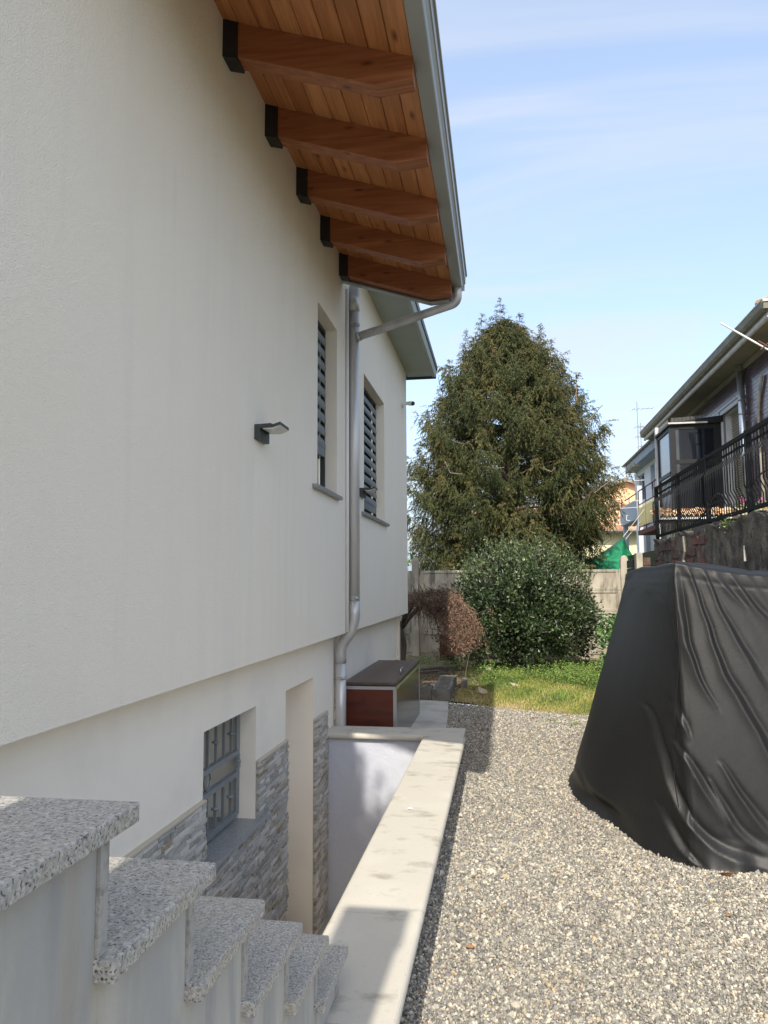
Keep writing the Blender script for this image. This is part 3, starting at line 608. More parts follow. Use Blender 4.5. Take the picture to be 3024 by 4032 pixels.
pos = Bq[None] * (1 - Vv[:, None, None] ** .99) + Tq[None] * (Vv[:, None, None] ** .99)
pos[:, :, 2] = Vv[:, None] * Tq[None, :, 2]
tang = np.roll(pos, -1, 1) - np.roll(pos, 1, 1); nrm = np.stack([tang[..., 1], -tang[..., 0], np.zeros_like(tang[..., 0])], -1); nrm /= np.linalg.norm(nrm, axis=-1, keepdims=True) + 1e-9
cen = np.array([2.0, 6.6, 0]); sgn = np.sign(np.sum(nrm * (pos - cen), -1, keepdims=True)); nrm *= sgn
folds = [([(1.058, 1.654), (1.07, 1.485), (1.078, 1.252), (1.125, 1.087), (1.172, .951), (1.229, .861)], .030, .016, .045),
 ([(1.157, 1.643), (1.201, 1.42), (1.258, 1.107), (1.346, .926), (1.417, .784), (1.512, .537), (1.62, .3)], .030, .020, .035),
 ([(1.246, 1.634), (1.306, 1.41), (1.385, 1.218), (1.471, 1.019), (1.53, .9)], .022, .018, .03),
 ([(1.298, 1.624), (1.381, 1.512), (1.465, 1.429)], .014, .013, .02), ([(1.40, 1.62), (1.50, 1.45), (1.64, 1.28)], .018, .015, .03),
 ([(.906, .782), (.936, .522), (.968, .332), (1.027, .218), (1.161, .083), (1.362, .03), (1.484, .02)], .032, .020, .035),
 ([(.898, .241), (.941, .127), (1.002, .053), (1.086, .0)], .026, .016, .03), ([(.994, .644), (1.09, .452), (1.211, .235)], .026, .018, .035),
 ([(1.216, .546), (1.295, .397), (1.375, .268), (1.492, .142)], .024, .018, .032), ([(1.006, .837), (1.063, .667)], .014, .014, .02),
 ([(1.151, .454), (1.214, .314), (1.285, .176), (1.41, .094)], .020, .016, .028), ([(.514, .21), (.543, .044), (.604, 0)], .03, .02, .03),
 ([(1.02, 1.02), (1.01, .85), (1.05, .72)], .010, .012, .018), ([(.99, .60), (.97, .45)], .008, .010, .015),
 ([(1.95, 1.5), (2.2, 1.0), (2.6, .4)], .025, .02, .04)]
X, Z = pos[..., 0], pos[..., 2]; D = np.zeros_like(X)
Xw = X + .004 * np.sin(Z * 9 + X * 5) + .002 * np.sin(Z * 31 + 1); Zw = Z + .006 * np.sin(X * 13 + Z * 4)
def smooth_line(pl):
    pl = [np.array(q) for q in pl]
    for _ in range(3): pl = [pl[0]] + [q for a, b in zip(pl[:-1], pl[1:]) for q in (a * .75 + b * .25, a * .25 + b * .75)] + [pl[-1]]
    return np.array(pl)
for fi_, (pl, A, w1, w2) in enumerate(folds):
    pl = smooth_line(pl); best = np.full(X.shape, 9.); sg = np.zeros(X.shape); tp = np.zeros(X.shape); tot = np.sum(np.linalg.norm(np.diff(pl, axis=0), axis=1)); acc = 0
    for i in range(len(pl) - 1):
        a, b = pl[i], pl[i + 1]; ab = b - a; l2 = ab @ ab; t = np.clip(((Xw - a[0]) * ab[0] + (Zw - a[1]) * ab[1]) / (l2 + 1e-12), 0, 1)
        dx, dz = Xw - (a[0] + ab[0] * t), Zw - (a[1] + ab[1] * t); d = np.hypot(dx, dz); s_ = np.sign(ab[0] * dz - ab[1] * dx)
        up = d < best; best = np.where(up, d, best); sg = np.where(up, s_, sg); tp = np.where(up, (acc + t * math.sqrt(l2)) / tot, tp); acc += math.sqrt(l2)
    env = np.clip(np.sin(np.pi * np.clip(tp * .9 + .08, 0, 1)), 0, 1) ** .7; sd_ = best * sg
    wk = (.45 + 1.0 * tp) if fi_ % 3 else (1.25 - .7 * tp); w1 = w1 * wk; wv = np.where(sd_ > 0, w1 * .8, w2 * wk)
    D += .74 * A * env * (np.exp(-(best / wv) ** 1.25) - .75 * np.exp(-np.abs((sd_ - 1.9 * w1) / (1.0 * w1)) ** 1.3))
front = np.clip((X - .5) * 5, 0, 1) * (pos[..., 1] < 7)
D *= front
U = np.arange(nu)[None, :] * np.ones((nv, 1))
D += .004 * np.sin(Z * 5 + X * 4 + 1.5 * np.sin(X * 3)) + .004 * np.sin(X * 7 + Z * 3.0 + 2 * np.sin(Z * 2.1 + X)) * np.clip(1.0 - Z / 1.7, .15, 1) * (X > 1.06)
D += .0022 * np.sin(X * 70 + Z * 26 + 3 * np.sin(Z * 5 + X * 3)) * (X > 1.05) * np.exp(-((Tq[None, :, 2] - Z) / .28) ** 2) + .002 * np.sin(pos[..., 1] * 9 + Z * 3) * (X < 1.04)
tz = Tq[None, :, 2] - Z
D -= .0035 * np.exp(-((tz - .075) / .007) ** 2) * (X > 1.07); D += .0015 * np.exp(-((tz - .035) / .02) ** 2)
D += np.where(Z < .16, (.16 - Z) * (.03 + .15 * np.clip((X - .75) * 4, 0, 1)) * (1 + .5 * np.sin(X * 17) + .3 * np.sin(X * 41)), 0)
D -= .05 * np.exp(-((X - .62) / .10) ** 2) * np.exp(-((Z - .06) / .05) ** 2)
# pull the side inwards into a gentle concave sweep above the skirt
pos = pos + nrm * D[..., None]
pos[0, :, 2] = .004
verts = pos.reshape(-1, 3); fc = []
ii = np.arange(nu); 
for j in range(nv - 1): fc.append(np.column_stack([j * nu + ii, j * nu + (ii + 1) % nu, (j + 1) * nu + (ii + 1) % nu, (j + 1) * nu + ii]))
# top rings
ring0 = pos[-1]; ctr = np.array([2.0, 6.55, 1.66]); base = nv * nu; rings = []
for k, s_ in enumerate((.03, .08, .18, .35, .6, .97)):
    r_ = ring0 * (1 - s_) + ctr * s_; r_[:, 2] += .012 * (k < 1) + .03 * math.sin(math.pi * s_) + .004 * np.sin(np.arange(nu) * .15) ; rings.append(r_)
verts = np.vstack([verts] + rings)
for k in range(6):
    a = (nv - 1 + k) * nu; b = a + nu; fc.append(np.column_stack([a + ii, a + (ii + 1) % nu, b + (ii + 1) % nu, b + ii]))
cv = empty('vehicle_cover', (1.9, 6.5, 0), 'creased black weather cover draped to the gravel over a parked load', 'cover')
co = np_mesh('cover_cloth', verts, np.vstack(fc), M['cover'], parent=cv, smooth=True, origin=(1.9, 6.5, 0))
# seam stitched down the near corner
def surf(x, z):
    d = (pos[..., 0] - x) ** 2 + (pos[..., 2] - z) ** 2 + 4 * (pos[..., 1] > 6.5); k = np.unravel_index(np.argmin(d), d.shape); return pos[k], nrm[k]
sl = []
for x, z in ((1.05, 1.438), (1.053, 1.30), (1.052, 1.169), (1.03, .98), (1.005, .80), (.995, .65), (.985, .433), (.985, .30)):
    p, n_ = surf(x, z); sl.append(p + n_ * .003)
sm = G().tube(catm if False else sl, .0025, 5).build('cover_seam', M['cover'], cv, smooth=True)

# ================================================================ leaf helpers
def unit(v): return v / (np.linalg.norm(v, axis=-1, keepdims=True) + 1e-9)
def leaves(p, d, n, L, W, bend=0.0):
    d = unit(d); s_ = unit(np.cross(d, n)); L = np.asarray(L)[:, None]; W = np.asarray(W)[:, None]; n2 = np.cross(s_, d)
    mid = p + d * L * .5 + n2 * L * bend
    v = np.stack([p, mid + s_ * W, p + d * L, mid - s_ * W], 1).reshape(-1, 3)
    k = np.arange(len(p)) * 4; f = np.column_stack([k, k + 1, k + 2, k + 3]); return v, f
def rv(n): return unit(rng.normal(size=(n, 3)))
def merge(parts):
    V, Fc, o = [], [], 0
    for v, f in parts: V.append(v); Fc.append(f + o); o += len(v)
    return np.vstack(V), np.vstack(Fc)

# ================================================================ spruce behind the fence
TX, TY = .22, 20.0
sp_t = empty('spruce_tree', (TX, TY, 0), 'tall broad dark spruce rising behind the concrete fence', 'tree')
g = G().tube([(TX, TY, -.1), (TX + .03, TY, 3), (TX, TY, 6), (TX - .1, TY, 8.7)], [.26, .2, .11, .02], 12); g.build('trunk', M['bark'], sp_t, smooth=True)
zs_ = [0.3, 1, 2, 3.5, 5, 6, 7, 7.8, 8.4, 8.95]; rs_ = [2.2, 2.35, 2.6, 2.78, 2.52, 2.14, 1.62, 1.08, .55, .08]
limb = G(); P_, Dd, Nn, Ll, Ww, Cc = [], [], [], [], [], []
def twig(p, d, ln, bright, sc_=1.0):
    k = max(5, int(ln / .0145)); t = np.linspace(.05, 1, k)[:, None]
    sag = np.array([0, 0, -1.0]); q = p + d * t * ln + sag * (t ** 2) * ln * .35
    dd = unit(np.repeat((d * .55 + sag * .75)[None], k, 0) + rng.normal(0, .42, (k, 3)))
    P_.append(q); Dd.append(dd); Nn.append(rv(k)); Ll.append(rng.uniform(.06, .11, k) * sc_); Ww.append(rng.uniform(.006, .0115, k) * sc_)
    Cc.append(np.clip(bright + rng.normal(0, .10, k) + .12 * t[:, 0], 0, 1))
rb = np.random.default_rng(5)
for b in range(700):
    z0 = .5 + 8.3 * (b / 700) ** .92 + rb.normal(0, .1); az = b * 2.399963 + rb.normal(0, .3)
    if z0 > 8.9: continue
    Rr = np.interp(z0, zs_, rs_) * (.74 + .36 * abs(math.sin(az * 2.5 + z0 * 2.1)) ** 1.5 * abs(math.sin(z0 * 3.7 + az)) ** .5 + rb.uniform(-.05, .09))
    dr = np.array([math.cos(az), math.sin(az), 0]); path = []
    for t in np.linspace(0, 1, 7):
        path.append(np.array([TX, TY, z0 - .25]) + dr * Rr * t + np.array([0, 0, Rr * (.30 * t - .50 * t * t + .42 * t ** 4)]))
    if b % 2 == 0 or z0 > 7: limb.tube([tuple(q) for q in path], [max(.006, .03 * (1 - t)) for t in np.linspace(0, 1, 7)], 4, caps=False)
    path = np.array(path); br = rb.uniform(.15, .75)
    if z0 < 2.6 and dr[0] > .3: path[:, 0] = TX + (path[:, 0] - TX) * .80
    nt_ = int(14 + 32 * min(1, Rr / 2.2)); Rr_ = Rr
    for _ in range(nt_):
        t = rb.uniform(.30, 1.0) ** .7; k = t * 6; i = min(5, int(k)); q = path[i] * (1 - (k - i)) + path[i + 1] * (k - i)
        side = np.array([-dr[1], dr[0], 0]) * rb.choice([-1, 1]); out_ = dr * rb.uniform(.1, .8) + side * rb.uniform(.1, .9) + np.array([0, 0, rb.uniform(-.9, .05)])
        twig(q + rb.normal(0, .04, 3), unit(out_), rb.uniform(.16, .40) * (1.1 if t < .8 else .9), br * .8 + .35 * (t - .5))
    tip = path[-1]
    for _ in range(4): twig(tip - dr * rb.uniform(0, .2), unit(dr * .9 + np.array([0, 0, rb.uniform(.1, .9)]) + rb.normal(0, .25, 3)), rb.uniform(.15, .3), br + .25, .8)
# upright leaders giving the spiky outline
for (lx, lz, hh) in tuple((a_ * .90, b_ + .02 + .04 * (abs(a_) < .1), c_ * 1.05) for a_, b_, c_ in ((.06, 8.1, 1.0), (-.5, 7.8, .95), (-1.0, 7.3, 1.1), (.62, 7.75, 1.0), (1.22, 7.4, 1.05), (1.68, 6.8, .9), (2.0, 6.1, .9), (2.4, 5.5, .85), (-1.5, 6.6, 1.0), (-1.8, 6.0, .9), (-2.1, 5.3, .8), (2.72, 4.7, .7), (-2.35, 4.5, .8), (.3, 7.8, .7), (-.25, 8.0, .65), (2.85, 3.8, .5), (.95, 7.2, .9), (1.5, 7.3, .6), (-.75, 7.7, .5), (2.2, 6.5, .5))):
    y0 = TY + rb.uniform(-.5, .3); limb.tube([(lx, y0, lz - .3), (lx + .04, y0, lz + hh)], [.02, .005], 4)
    for k in range(int(hh * 75)):
        t = rb.uniform(-.3, 1); az = rb.uniform(0, 6.28); ln = .30 * (1 - max(t, 0)) ** 1.2 + .08
        twig(np.array([lx + .04 * t, y0, lz + hh * t]), unit(np.array([math.cos(az), math.sin(az), rb.uniform(-.1, .9)])), ln, rb.uniform(.3, .8), .85)
    for _ in range(3): twig(np.array([lx + .04, y0, lz + hh - .1]), unit(np.array([rb.normal(0, .2), rb.normal(0, .2), 1])), .14, .7, .7)
limb.build('limb', M['twig'], sp_t)
v, f = leaves(np.vstack(P_), np.vstack(Dd), np.vstack(Nn), np.concatenate(Ll), np.concatenate(Ww)); print('spruce quads', len(f))
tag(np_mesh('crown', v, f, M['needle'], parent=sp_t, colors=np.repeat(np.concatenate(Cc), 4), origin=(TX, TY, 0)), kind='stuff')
g = G()
for (a, b_, c) in (((-1.35, 18.2, 4.6), (-1.2, 18.1, 4.25), (-.9, 18.0, 4.2)), ((-.35, 17.9, 4.35), (-.1, 17.9, 4.3), (.1, 17.9, 4.32)), ((.95, 18, 4.3), (1.2, 18, 4.2), (1.3, 18, 4.3)), ((2.0, 18.3, 5.4), (2.2, 18.4, 5.55), (2.5, 18.6, 5.9)), ((2.2, 18.3, 3.7), (2.45, 18.5, 3.9), (2.6, 18.5, 4.0))):
    g.tube([a, b_, c], .012, 5)
g.build('bare_twig', M['twig'], sp_t)

# ================================================================ evergreen bush
BX, BY = .35, 13.45
bush = empty('evergreen_bush', (BX, BY, .08), 'large rounded glossy evergreen bush in front of the concrete fence', 'bush')
nc = 560; u = rv(nc); u[:, 2] = np.abs(u[:, 2]) * 1.0 - .35 * (rng.uniform(size=nc) < .45); 
u = unit(u); c0 = np.array([BX, BY, 1.04]); rad = np.array([1.20, 1.05, 1.12]); xtra = rng.uniform(size=nc) < .30; u[xtra] = unit(np.column_stack([u[xtra][:, :2], rng.uniform(-.9, .0, xtra.sum())]))
cl = c0 + u * rad * rng.uniform(.66, 1.0, nc)[:, None]; lump = 1 + .17 * np.sin(u[:, 0] * 5.3 + 1) * np.sin(u[:, 2] * 6.1 + u[:, 1] * 3) + .05 * np.sin(u[:, 0] * 13 + u[:, 2] * 11); cl = c0 + (cl - c0) * lump[:, None]; low = cl[:, 2] < .9; cl[low, 0] = BX + (cl[low, 0] - BX) * 1.18; cl[low, 1] = BY + (cl[low, 1] - BY) * 1.15; cl[:, 2] = np.maximum(cl[:, 2], .16 + rng.uniform(0, .08, nc))
side = np.abs(cl[:, 2] - 1.0) < .9; wide = 1 + .12 * (rng.uniform(size=nc) < .2); cl[:, 0] = BX + (cl[:, 0] - BX) * wide
k = 46; p = np.repeat(cl, k, 0) + rng.normal(0, .085, (nc * k, 3)); od = unit(p - c0); d = unit(od * .8 + np.array([0, 0, .45]) + rng.normal(0, .6, p.shape))
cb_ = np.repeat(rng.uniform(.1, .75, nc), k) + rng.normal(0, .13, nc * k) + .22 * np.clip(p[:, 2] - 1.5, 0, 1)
parts = [leaves(p, d, rv(len(p)) * .6 + od, rng.uniform(.050, .085, len(p)), rng.uniform(.012, .020, len(p)), .08)]
# shoots poking out of the top
ns = 190; su = rv(ns); su[:, 2] = np.abs(su[:, 2]) + .35; su = unit(su); sb = c0 + su * rad * .97; stem = G(); cs = []
for q, dn in zip(sb, su):
    ln = rng.uniform(.12, .42); dn = unit(dn * .5 + np.array([0, 0, .8]) + rng.normal(0, .15, 3)); m_ = int(ln / .014); t = np.linspace(.1, 1, m_)[:, None]
    stem.tube([tuple(q - dn * .1), tuple(q + dn * ln)], [.004, .002], 3, caps=False); pp = q + dn * t * ln
    dd = unit(dn * .7 + rng.normal(0, .7, (m_, 3))); parts.append(leaves(pp, dd, rv(m_), rng.uniform(.04, .065, m_), rng.uniform(.009, .014, m_), .08)); cs.append(rng.uniform(.55, 1, m_))
# inner mass
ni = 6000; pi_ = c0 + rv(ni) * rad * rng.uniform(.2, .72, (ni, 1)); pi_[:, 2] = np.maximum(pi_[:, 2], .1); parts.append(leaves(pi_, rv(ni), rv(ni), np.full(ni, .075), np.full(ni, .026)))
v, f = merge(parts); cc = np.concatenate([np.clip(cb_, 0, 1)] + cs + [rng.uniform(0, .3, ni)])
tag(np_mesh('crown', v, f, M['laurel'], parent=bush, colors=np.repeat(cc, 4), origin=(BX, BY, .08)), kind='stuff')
for k in range(9):
    a = k * .7; stem.tube([(BX + .12 * math.cos(a), BY + .12 * math.sin(a), 0), (BX + .5 * math.cos(a), BY + .5 * math.sin(a), .8), (BX + .7 * math.cos(a), BY + .7 * math.sin(a), 1.6)], [.025, .016, .006], 5)
stem.build('stems', M['bark'], bush)

# ================================================================ dried weeping maple
mp = empty('dried_maple', (-1.60, 12.15, .04), 'small weeping maple with bare twigs and shrivelled brown leaves', 'tree')
g = G().tube([(-1.60, 12.15, -.02), (-1.63, 12.15, .3), (-1.60, 12.15, .6), (-1.66, 12.12, .95)], [.075, .062, .055, .045], 10)
rm = np.random.default_rng(11); tips = []
mains = [((-1.62, 12.15, .85), (-1.35, 12.05, 1.22), (-1.12, 12.0, 1.15), (-1.0, 12.0, .85)), ((-1.64, 12.13, .92), (-1.3, 12.1, 1.42), (-.85, 12.0, 1.45), (-.55, 11.95, 1.05)), ((-1.62, 12.1, .9), (-1.5, 11.9, 1.3), (-1.1, 11.8, 1.35), (-.7, 11.8, .95)), ((-1.65, 12.1, .95), (-1.8, 12.1, 1.3), (-2.0, 12, 1.2), (-2.1, 12, .9)), ((-1.62, 12.15, .9), (-1.4, 12.3, 1.4), (-1.0, 12.4, 1.4), (-.6, 12.4, 1.1)), ((-1.62, 12.1, .9), (-1.2, 12.0, 1.3), (-.72, 11.9, 1.3), (-.42, 11.9, .75))]
for mpth in mains:
    c = curve(mpth, 5); g.tube(c, list(np.linspace(.028, .008, len(c))), 6)
    for q in c[3:]:
        for _ in range(5):
            q2 = Vector(q) + Vector((rm.normal(0, .14), rm.normal(0, .12), rm.normal(.04, .08))); q3 = q2 + Vector((rm.uniform(-.08, .16), rm.normal(0, .08), -rm.uniform(.12, .38)))
            g.tube([q, q2, q3], [.006, .004, .0018], 4, caps=False); tips.append((np.array(q2), np.array(q3)))
g.build('trunk', M['bark'], mp, smooth=True)
pp, dd = [], []
for a, b_ in tips:
    dens = 26 if a[0] > -1.05 else 9
    t = rm.uniform(0, 1, (dens, 1)); pp.append(a + (b_ - a) * t + rm.normal(0, .018, (dens, 3)))
n2 = 5200; ell = rv(n2) * np.array([.37, .38, .42]) * rng.uniform(.5, 1, (n2, 1)) + np.array([-.70, 11.95, .86]); ell += .04 * np.sin(ell[:, [2, 0, 1]] * 23); ell = ell[(ell[:, 2] > .36 + .5 * np.abs(ell[:, 0] + .62))]; pp.append(ell)
n3 = 2600; e3 = rv(n3) * np.array([.55, .45, .18]) * rng.uniform(.6, 1, (n3, 1)) + np.array([-1.15, 12.05, 1.32]); pp.append(e3)
pp = np.vstack(pp); n_ = len(pp); v, f = leaves(pp, np.array([0.1, 0, -.8]) + rng.normal(0, .75, (n_, 3)), rv(n_), rng.uniform(.022, .050, n_), rng.uniform(.003, .007, n_), .15)
tag(np_mesh('dry_foliage', v, f, M['dead'], parent=mp, colors=np.repeat(np.clip(rng.normal(.5, .25, n_) + .2 * (pp[:, 0] > -.9), 0, 1), 4), origin=(-1.60, 12.15, .04)), kind='stuff')  # shade put into the colour: leaves on the left duller, right side lighter

# ================================================================ grass, weeds, ivy
def gh(P): return .006 + .018 * np.maximum(0, P[:, 1] - 9.4) + .012 * np.sin(3.1 * P[:, 0] + 1.7 * P[:, 1]) + .01 * np.sin(7 * P[:, 0] - 2 * P[:, 1])
def edge_y(x): return np.where(x > .9, 9.45, np.where(x > .16, 9.45 + (.9 - x) * .30, 9.67 + (.16 - x) * .52))
n = 90000; q = np.column_stack([rng.uniform(-.80, 2.6, n), rng.uniform(9.4, 14.5, n)])
pat = np.sin(q[:, 0] * 5.1 + 1.3) * np.sin(q[:, 1] * 3.7) + .6 * np.sin(q[:, 0] * 11 + q[:, 1] * 7); lim_ = edge_y(q[:, 0]) - .02 + rng.normal(0, .03, n)
keep = (q[:, 1] > lim_) & (rng.uniform(-1.6, 1.2, n) < pat + 1.0) & ((q[:, 0] > -.66) ) & ~((q[:, 1] > 12.6) & (rng.uniform(size=n) < .6))
keep &= ~((q[:, 0] < -.35) & (q[:, 1] > 11.0) & (rng.uniform(size=n) < .75))
q = q[keep]; n = len(q); h = rng.gamma(3, .011, n) + .012 + .03 * np.clip(q[:, 1] - 11, 0, 1.5) * (q[:, 0] > -.2)
base = np.column_stack([q, gh(q) - .004]); dr = np.column_stack([rng.normal(0, .45, (n, 2)), np.ones(n)])
v, f = leaves(base, dr, rv(n), h, rng.uniform(.0022, .0045, n), .12)
cg = np.clip(.42 + .16 * np.sin(q[:, 0] * 3.3 + q[:, 1] * 2.1) + .1 * np.sin(q[:, 0] * 9 - q[:, 1] * 5) + rng.normal(0, .17, n) + .28 * np.exp(-(q[:, 1] - edge_y(q[:, 0])) * 1.4) - .25 * (q[:, 1] > 11.6), 0, 1)
tag(np_mesh('grass', v, f, M['grass'], colors=np.repeat(cg, 4)), 'short patchy yellow green grass between gravel and bush', 'grass', kind='stuff')
def weed(name, spots, label, cat, matl='weed', seed=1, leafy=True):
    r = np.random.default_rng(seed); Ps, Ds, Ls, Ws, Cs = [], [], [], [], []
    for (x, y, hh, spread, dens) in spots:
        for _ in range(dens):
            bx, by = x + r.normal(0, spread), y + r.normal(0, spread); hgt = hh * r.uniform(.45, 1.05); lean = r.normal(0, .22, 2); m_ = max(4, int(hgt / .016)); t = np.linspace(.15, 1, m_)[:, None]
            b0_ = np.array([bx, by, float(gh(np.array([[bx, by]]))[0])]); top_ = np.array([lean[0] * hgt, lean[1] * hgt, hgt])
            if leafy: Ps.append(b0_ + top_ * t + r.normal(0, .012, (m_, 3))); Ds.append(np.column_stack([r.normal(0, 1, (m_, 2)), r.uniform(-.1, .7, m_)])); Ls.append(r.uniform(.018, .04, m_)); Ws.append(r.uniform(.005, .010, m_)); Cs.append(np.clip(r.normal(.5, .22, m_), 0, 1))
            else: Ps.append(b0_[None]); Ds.append((top_ + 0)[None]); Ls.append(np.array([hgt])); Ws.append(np.array([.006])); Cs.append(np.array([r.uniform(.3, 1)]))
    Ps = np.vstack(Ps); v, f = leaves(Ps, np.vstack(Ds), np.random.default_rng(seed).normal(size=Ps.shape), np.concatenate(Ls), np.concatenate(Ws), .12)
    o = np_mesh(name, v, f, M[matl], colors=np.repeat(np.concatenate(Cs), 4), origin=(spots[0][0], spots[0][1], .02)); return tag(o, label, cat, kind='stuff')
weed('ground_weeds', [(.95, 11.8, .34, .22, 110), (1.35, 11.6, .36, .22, 110), (.35, 12.1, .24, .2, 60), (-.25, 11.9, .34, .09, 30), (-.05, 12.0, .28, .09, 26), (1.7, 10.9, .30, .2, 90), (1.75, 11.8, .42, .25, 100), (1.25, 12.2, .32, .25, 60), (.65, 12.1, .24, .22, 60), (.2, 11.3, .08, .3, 40), (1.0, 10.7, .08, .35, 50), (-.55, 12.4, .12, .2, 30), (1.5, 10.3, .08, .2, 40)], 'leafy green weeds crowding the foot of the bush', 'weeds', seed=2)
weed('gravel_weed', [(.52, 9.0, .04, .05, 16), (.75, 8.8, .03, .05, 10)], 'tiny green weeds sprouting through the gravel', 'weeds', seed=9)
weed('long_grass', [(.72, 10.35, .20, .07, 60), (.95, 10.45, .16, .08, 25)], 'tuft of long arching grass blades near the gravel edge', 'grass', seed=4, leafy=False)
weed('shade_weeds', [(-1.45, 13.9, .16, .25, 60), (-.9, 13.6, .22, .15, 50), (-1.9, 13.8, .14, .3, 40), (-.6, 13.2, .14, .15, 30)], 'weeds growing in the shade below the concrete fence', 'weeds', seed=6)
n = 2600; ip_ = np.column_stack([rng.normal(1.84, .17, n), rng.normal(12.2, .2, n), rng.uniform(.15, 1.1, n)]); ip_[:, 0] += (ip_[:, 2] - .6) * .22 - .10 * np.sin(ip_[:, 2] * 9); ip_ = ip_[ip_[:, 0] > 1.45]; n = len(ip_)
v, f = leaves(ip_, rv(n) + np.array([-.1, -.4, -.3]), rv(n) * .5 + np.array([-.3, -1, .3]), rng.uniform(.04, .075, n), rng.uniform(.018, .03, n), .1)
tag(np_mesh('ivy', v, f, M['ivyleaf'], colors=np.repeat(rng.uniform(0, 1, n), 4), origin=(1.62, 12.2, 0)), 'dark green ivy climbing beside the black cover', 'ivy', kind='stuff')
# leaf litter in the shaded bed
n = 4200; q = np.column_stack([rng.uniform(-1.7, -.35, n), rng.uniform(10.4, 13.6, n)]); z = gh(q) + .004
v, f = leaves(np.column_stack([q, z]), np.column_stack([rng.normal(0, 1, (n, 2)), rng.normal(.1, .15, n)]), np.tile([0, 0, 1.0], (n, 1)) + rng.normal(0, .25, (n, 3)), rng.uniform(.02, .05, n), rng.uniform(.006, .014, n), .1)
tag(np_mesh('leaf_litter', v, f, M['dead'], colors=np.repeat(rng.uniform(.2, 1, n), 4)), 'brown leaf litter on the bed behind the chest', 'litter', kind='stuff')

# fallen leaves one can pick out
def dleaf(name, x, y, z, L, W, rz, m, label, group=None, curl=.3, tilt=0.1):
    v, f = [], []; N = 6
    for i in range(N + 1):
        t = i / N; wd = W * math.sin(math.pi * min(.97, max(.03, t))) ** .8; zc = curl * L * (t - .5) ** 2 * 1.6
        v += [((t - .5) * L, -wd, zc + wd * .5), ((t - .5) * L, 0, zc), ((t - .5) * L, wd, zc + wd * .6)]
    for i in range(N): a = i * 3; f += [(a, a + 3, a + 4, a + 1), (a + 1, a + 4, a + 5, a + 2)]
    me = bpy.data.meshes.new(name); me.from_pydata(v, [], f); me.materials.append(m); o = bpy.data.objects.new(name, me); col.objects.link(o); o.location = (x, y, z); o.rotation_euler = (tilt, tilt, rz)
    s_ = o.modifiers.new('thick', 'SOLIDIFY'); s_.thickness = .0008; tag(o, label, 'leaf', group)
dleaf('fallen_leaf', 1.17, 4.45, .014, .085, .026, 2.5, M['leaf_brown'], 'large orange brown leaf lying on the gravel by the hem of the black cover', curl=.4, tilt=.3)
dleaf('fallen_leaf', 1.03, 3.94, .012, .035, .010, .4, M['leaf_brown'], 'small dark leaf on open gravel nearer than the large orange leaf')
dleaf('fallen_leaf', -.17, 3.45, .012, .042, .013, .2, M['leaf_brown'], 'small crumpled brown leaf on gravel right of the pale coping')
dleaf('fallen_leaf', -.30, 10.69, .07, .17, .05, -.6, M['leaf_pale'], 'pale dry leaf lying in the shaded grass', curl=.7, tilt=.4)
dleaf('fallen_leaf', .13, 11.4, .07, .16, .05, .3, M['leaf_pale'], 'pale dry leaf lying in the sunlit grass left of the tuft', curl=.6, tilt=.3)
dleaf('fallen_leaf', -.55, 4.42, .302, .03, .012, .1, M['white'], 'tiny white fleck lying on the coping top')

# hollow blocks and odds and ends
def hollow(x, y, rz, label, h=.17, n=4, L=.50, Wd=.235, group='hollow concrete blocks behind the chest'):
    g = G(); Y = [-L / 2, L / 2]; xs = [-Wd / 2, -Wd / 2 + .035, Wd / 2 - .035, Wd / 2]
    slots = []
    for i in range(n): c = -L / 2 + (i + .5) * L / n; slots.append((c - L / n * .28, c + L / n * .28))
    ysl = sorted([-L / 2, L / 2] + [v for s_ in slots for v in s_])
    for i in range(len(ysl) - 1):
        mid = (ysl[i] + ysl[i + 1]) / 2; isslot = any(a < mid < b for a, b in slots)
        if isslot: g.box(xs[0], xs[1], ysl[i], ysl[i + 1], 0, h); g.box(xs[2], xs[3], ysl[i], ysl[i + 1], 0, h); g.box(xs[1], xs[2], ysl[i], ysl[i + 1], 0, .05)
        else: g.box(xs[0], xs[3], ysl[i], ysl[i + 1], 0, h)
    o = g.build('hollow_block', M['block'], origin=(0, 0, 0)); o.location = (x, y, .005); o.rotation_euler = (0, 0, rz); tag(o, label, 'concrete block', group); return o
hollow(-.835, 10.42, -.02, 'nearest slotted concrete block at the end of the walkway')
hollow(-.845, 10.95, .03, 'slotted concrete block in the middle of the row by the grass')
hollow(-.85, 11.48, -.04, 'farthest slotted concrete block of the row by the grass')
o = hollow(-1.08, 10.36, math.pi / 2, 'concrete block lying crosswise, its openings facing the chest', h=.19, n=2, L=.22)
g = G().box(-.64, -.56, 11.35, 11.75, 0, .14).build('paver', M['block'], origin=(-.6, 11.5, 0), bevel=.01); tag(g, 'leaning grey concrete slab beside the block row', 'slab')
def rock(x, y, z, r, label, seed):
    bm = bmesh.new(); bmesh.ops.create_icosphere(bm, subdivisions=2, radius=r); rr = random.Random(seed)
    for v in bm.verts: v.co = v.co * rr.uniform(.85, 1.12); v.co.z *= .6
    m = bpy.data.meshes.new('rock'); bm.to_mesh(m); bm.free(); m.materials.append(M['rock'])
    for p in m.polygons: p.use_smooth = True
    o = bpy.data.objects.new('rock', m); col.objects.link(o); o.location = (x, y, z); tag(o, label, 'rock')
rock(-1.03, 11.2, .07, .075, 'pale flat rock just left of the slotted blocks', 1)
rock(-.25, 13.0, .14, .07, 'pale rock in the shade left of the bush foot', 2); rock(-.12, 13.15, .25, .06, 'yellowish upper rock left of the bush foot', 3)
g = G()
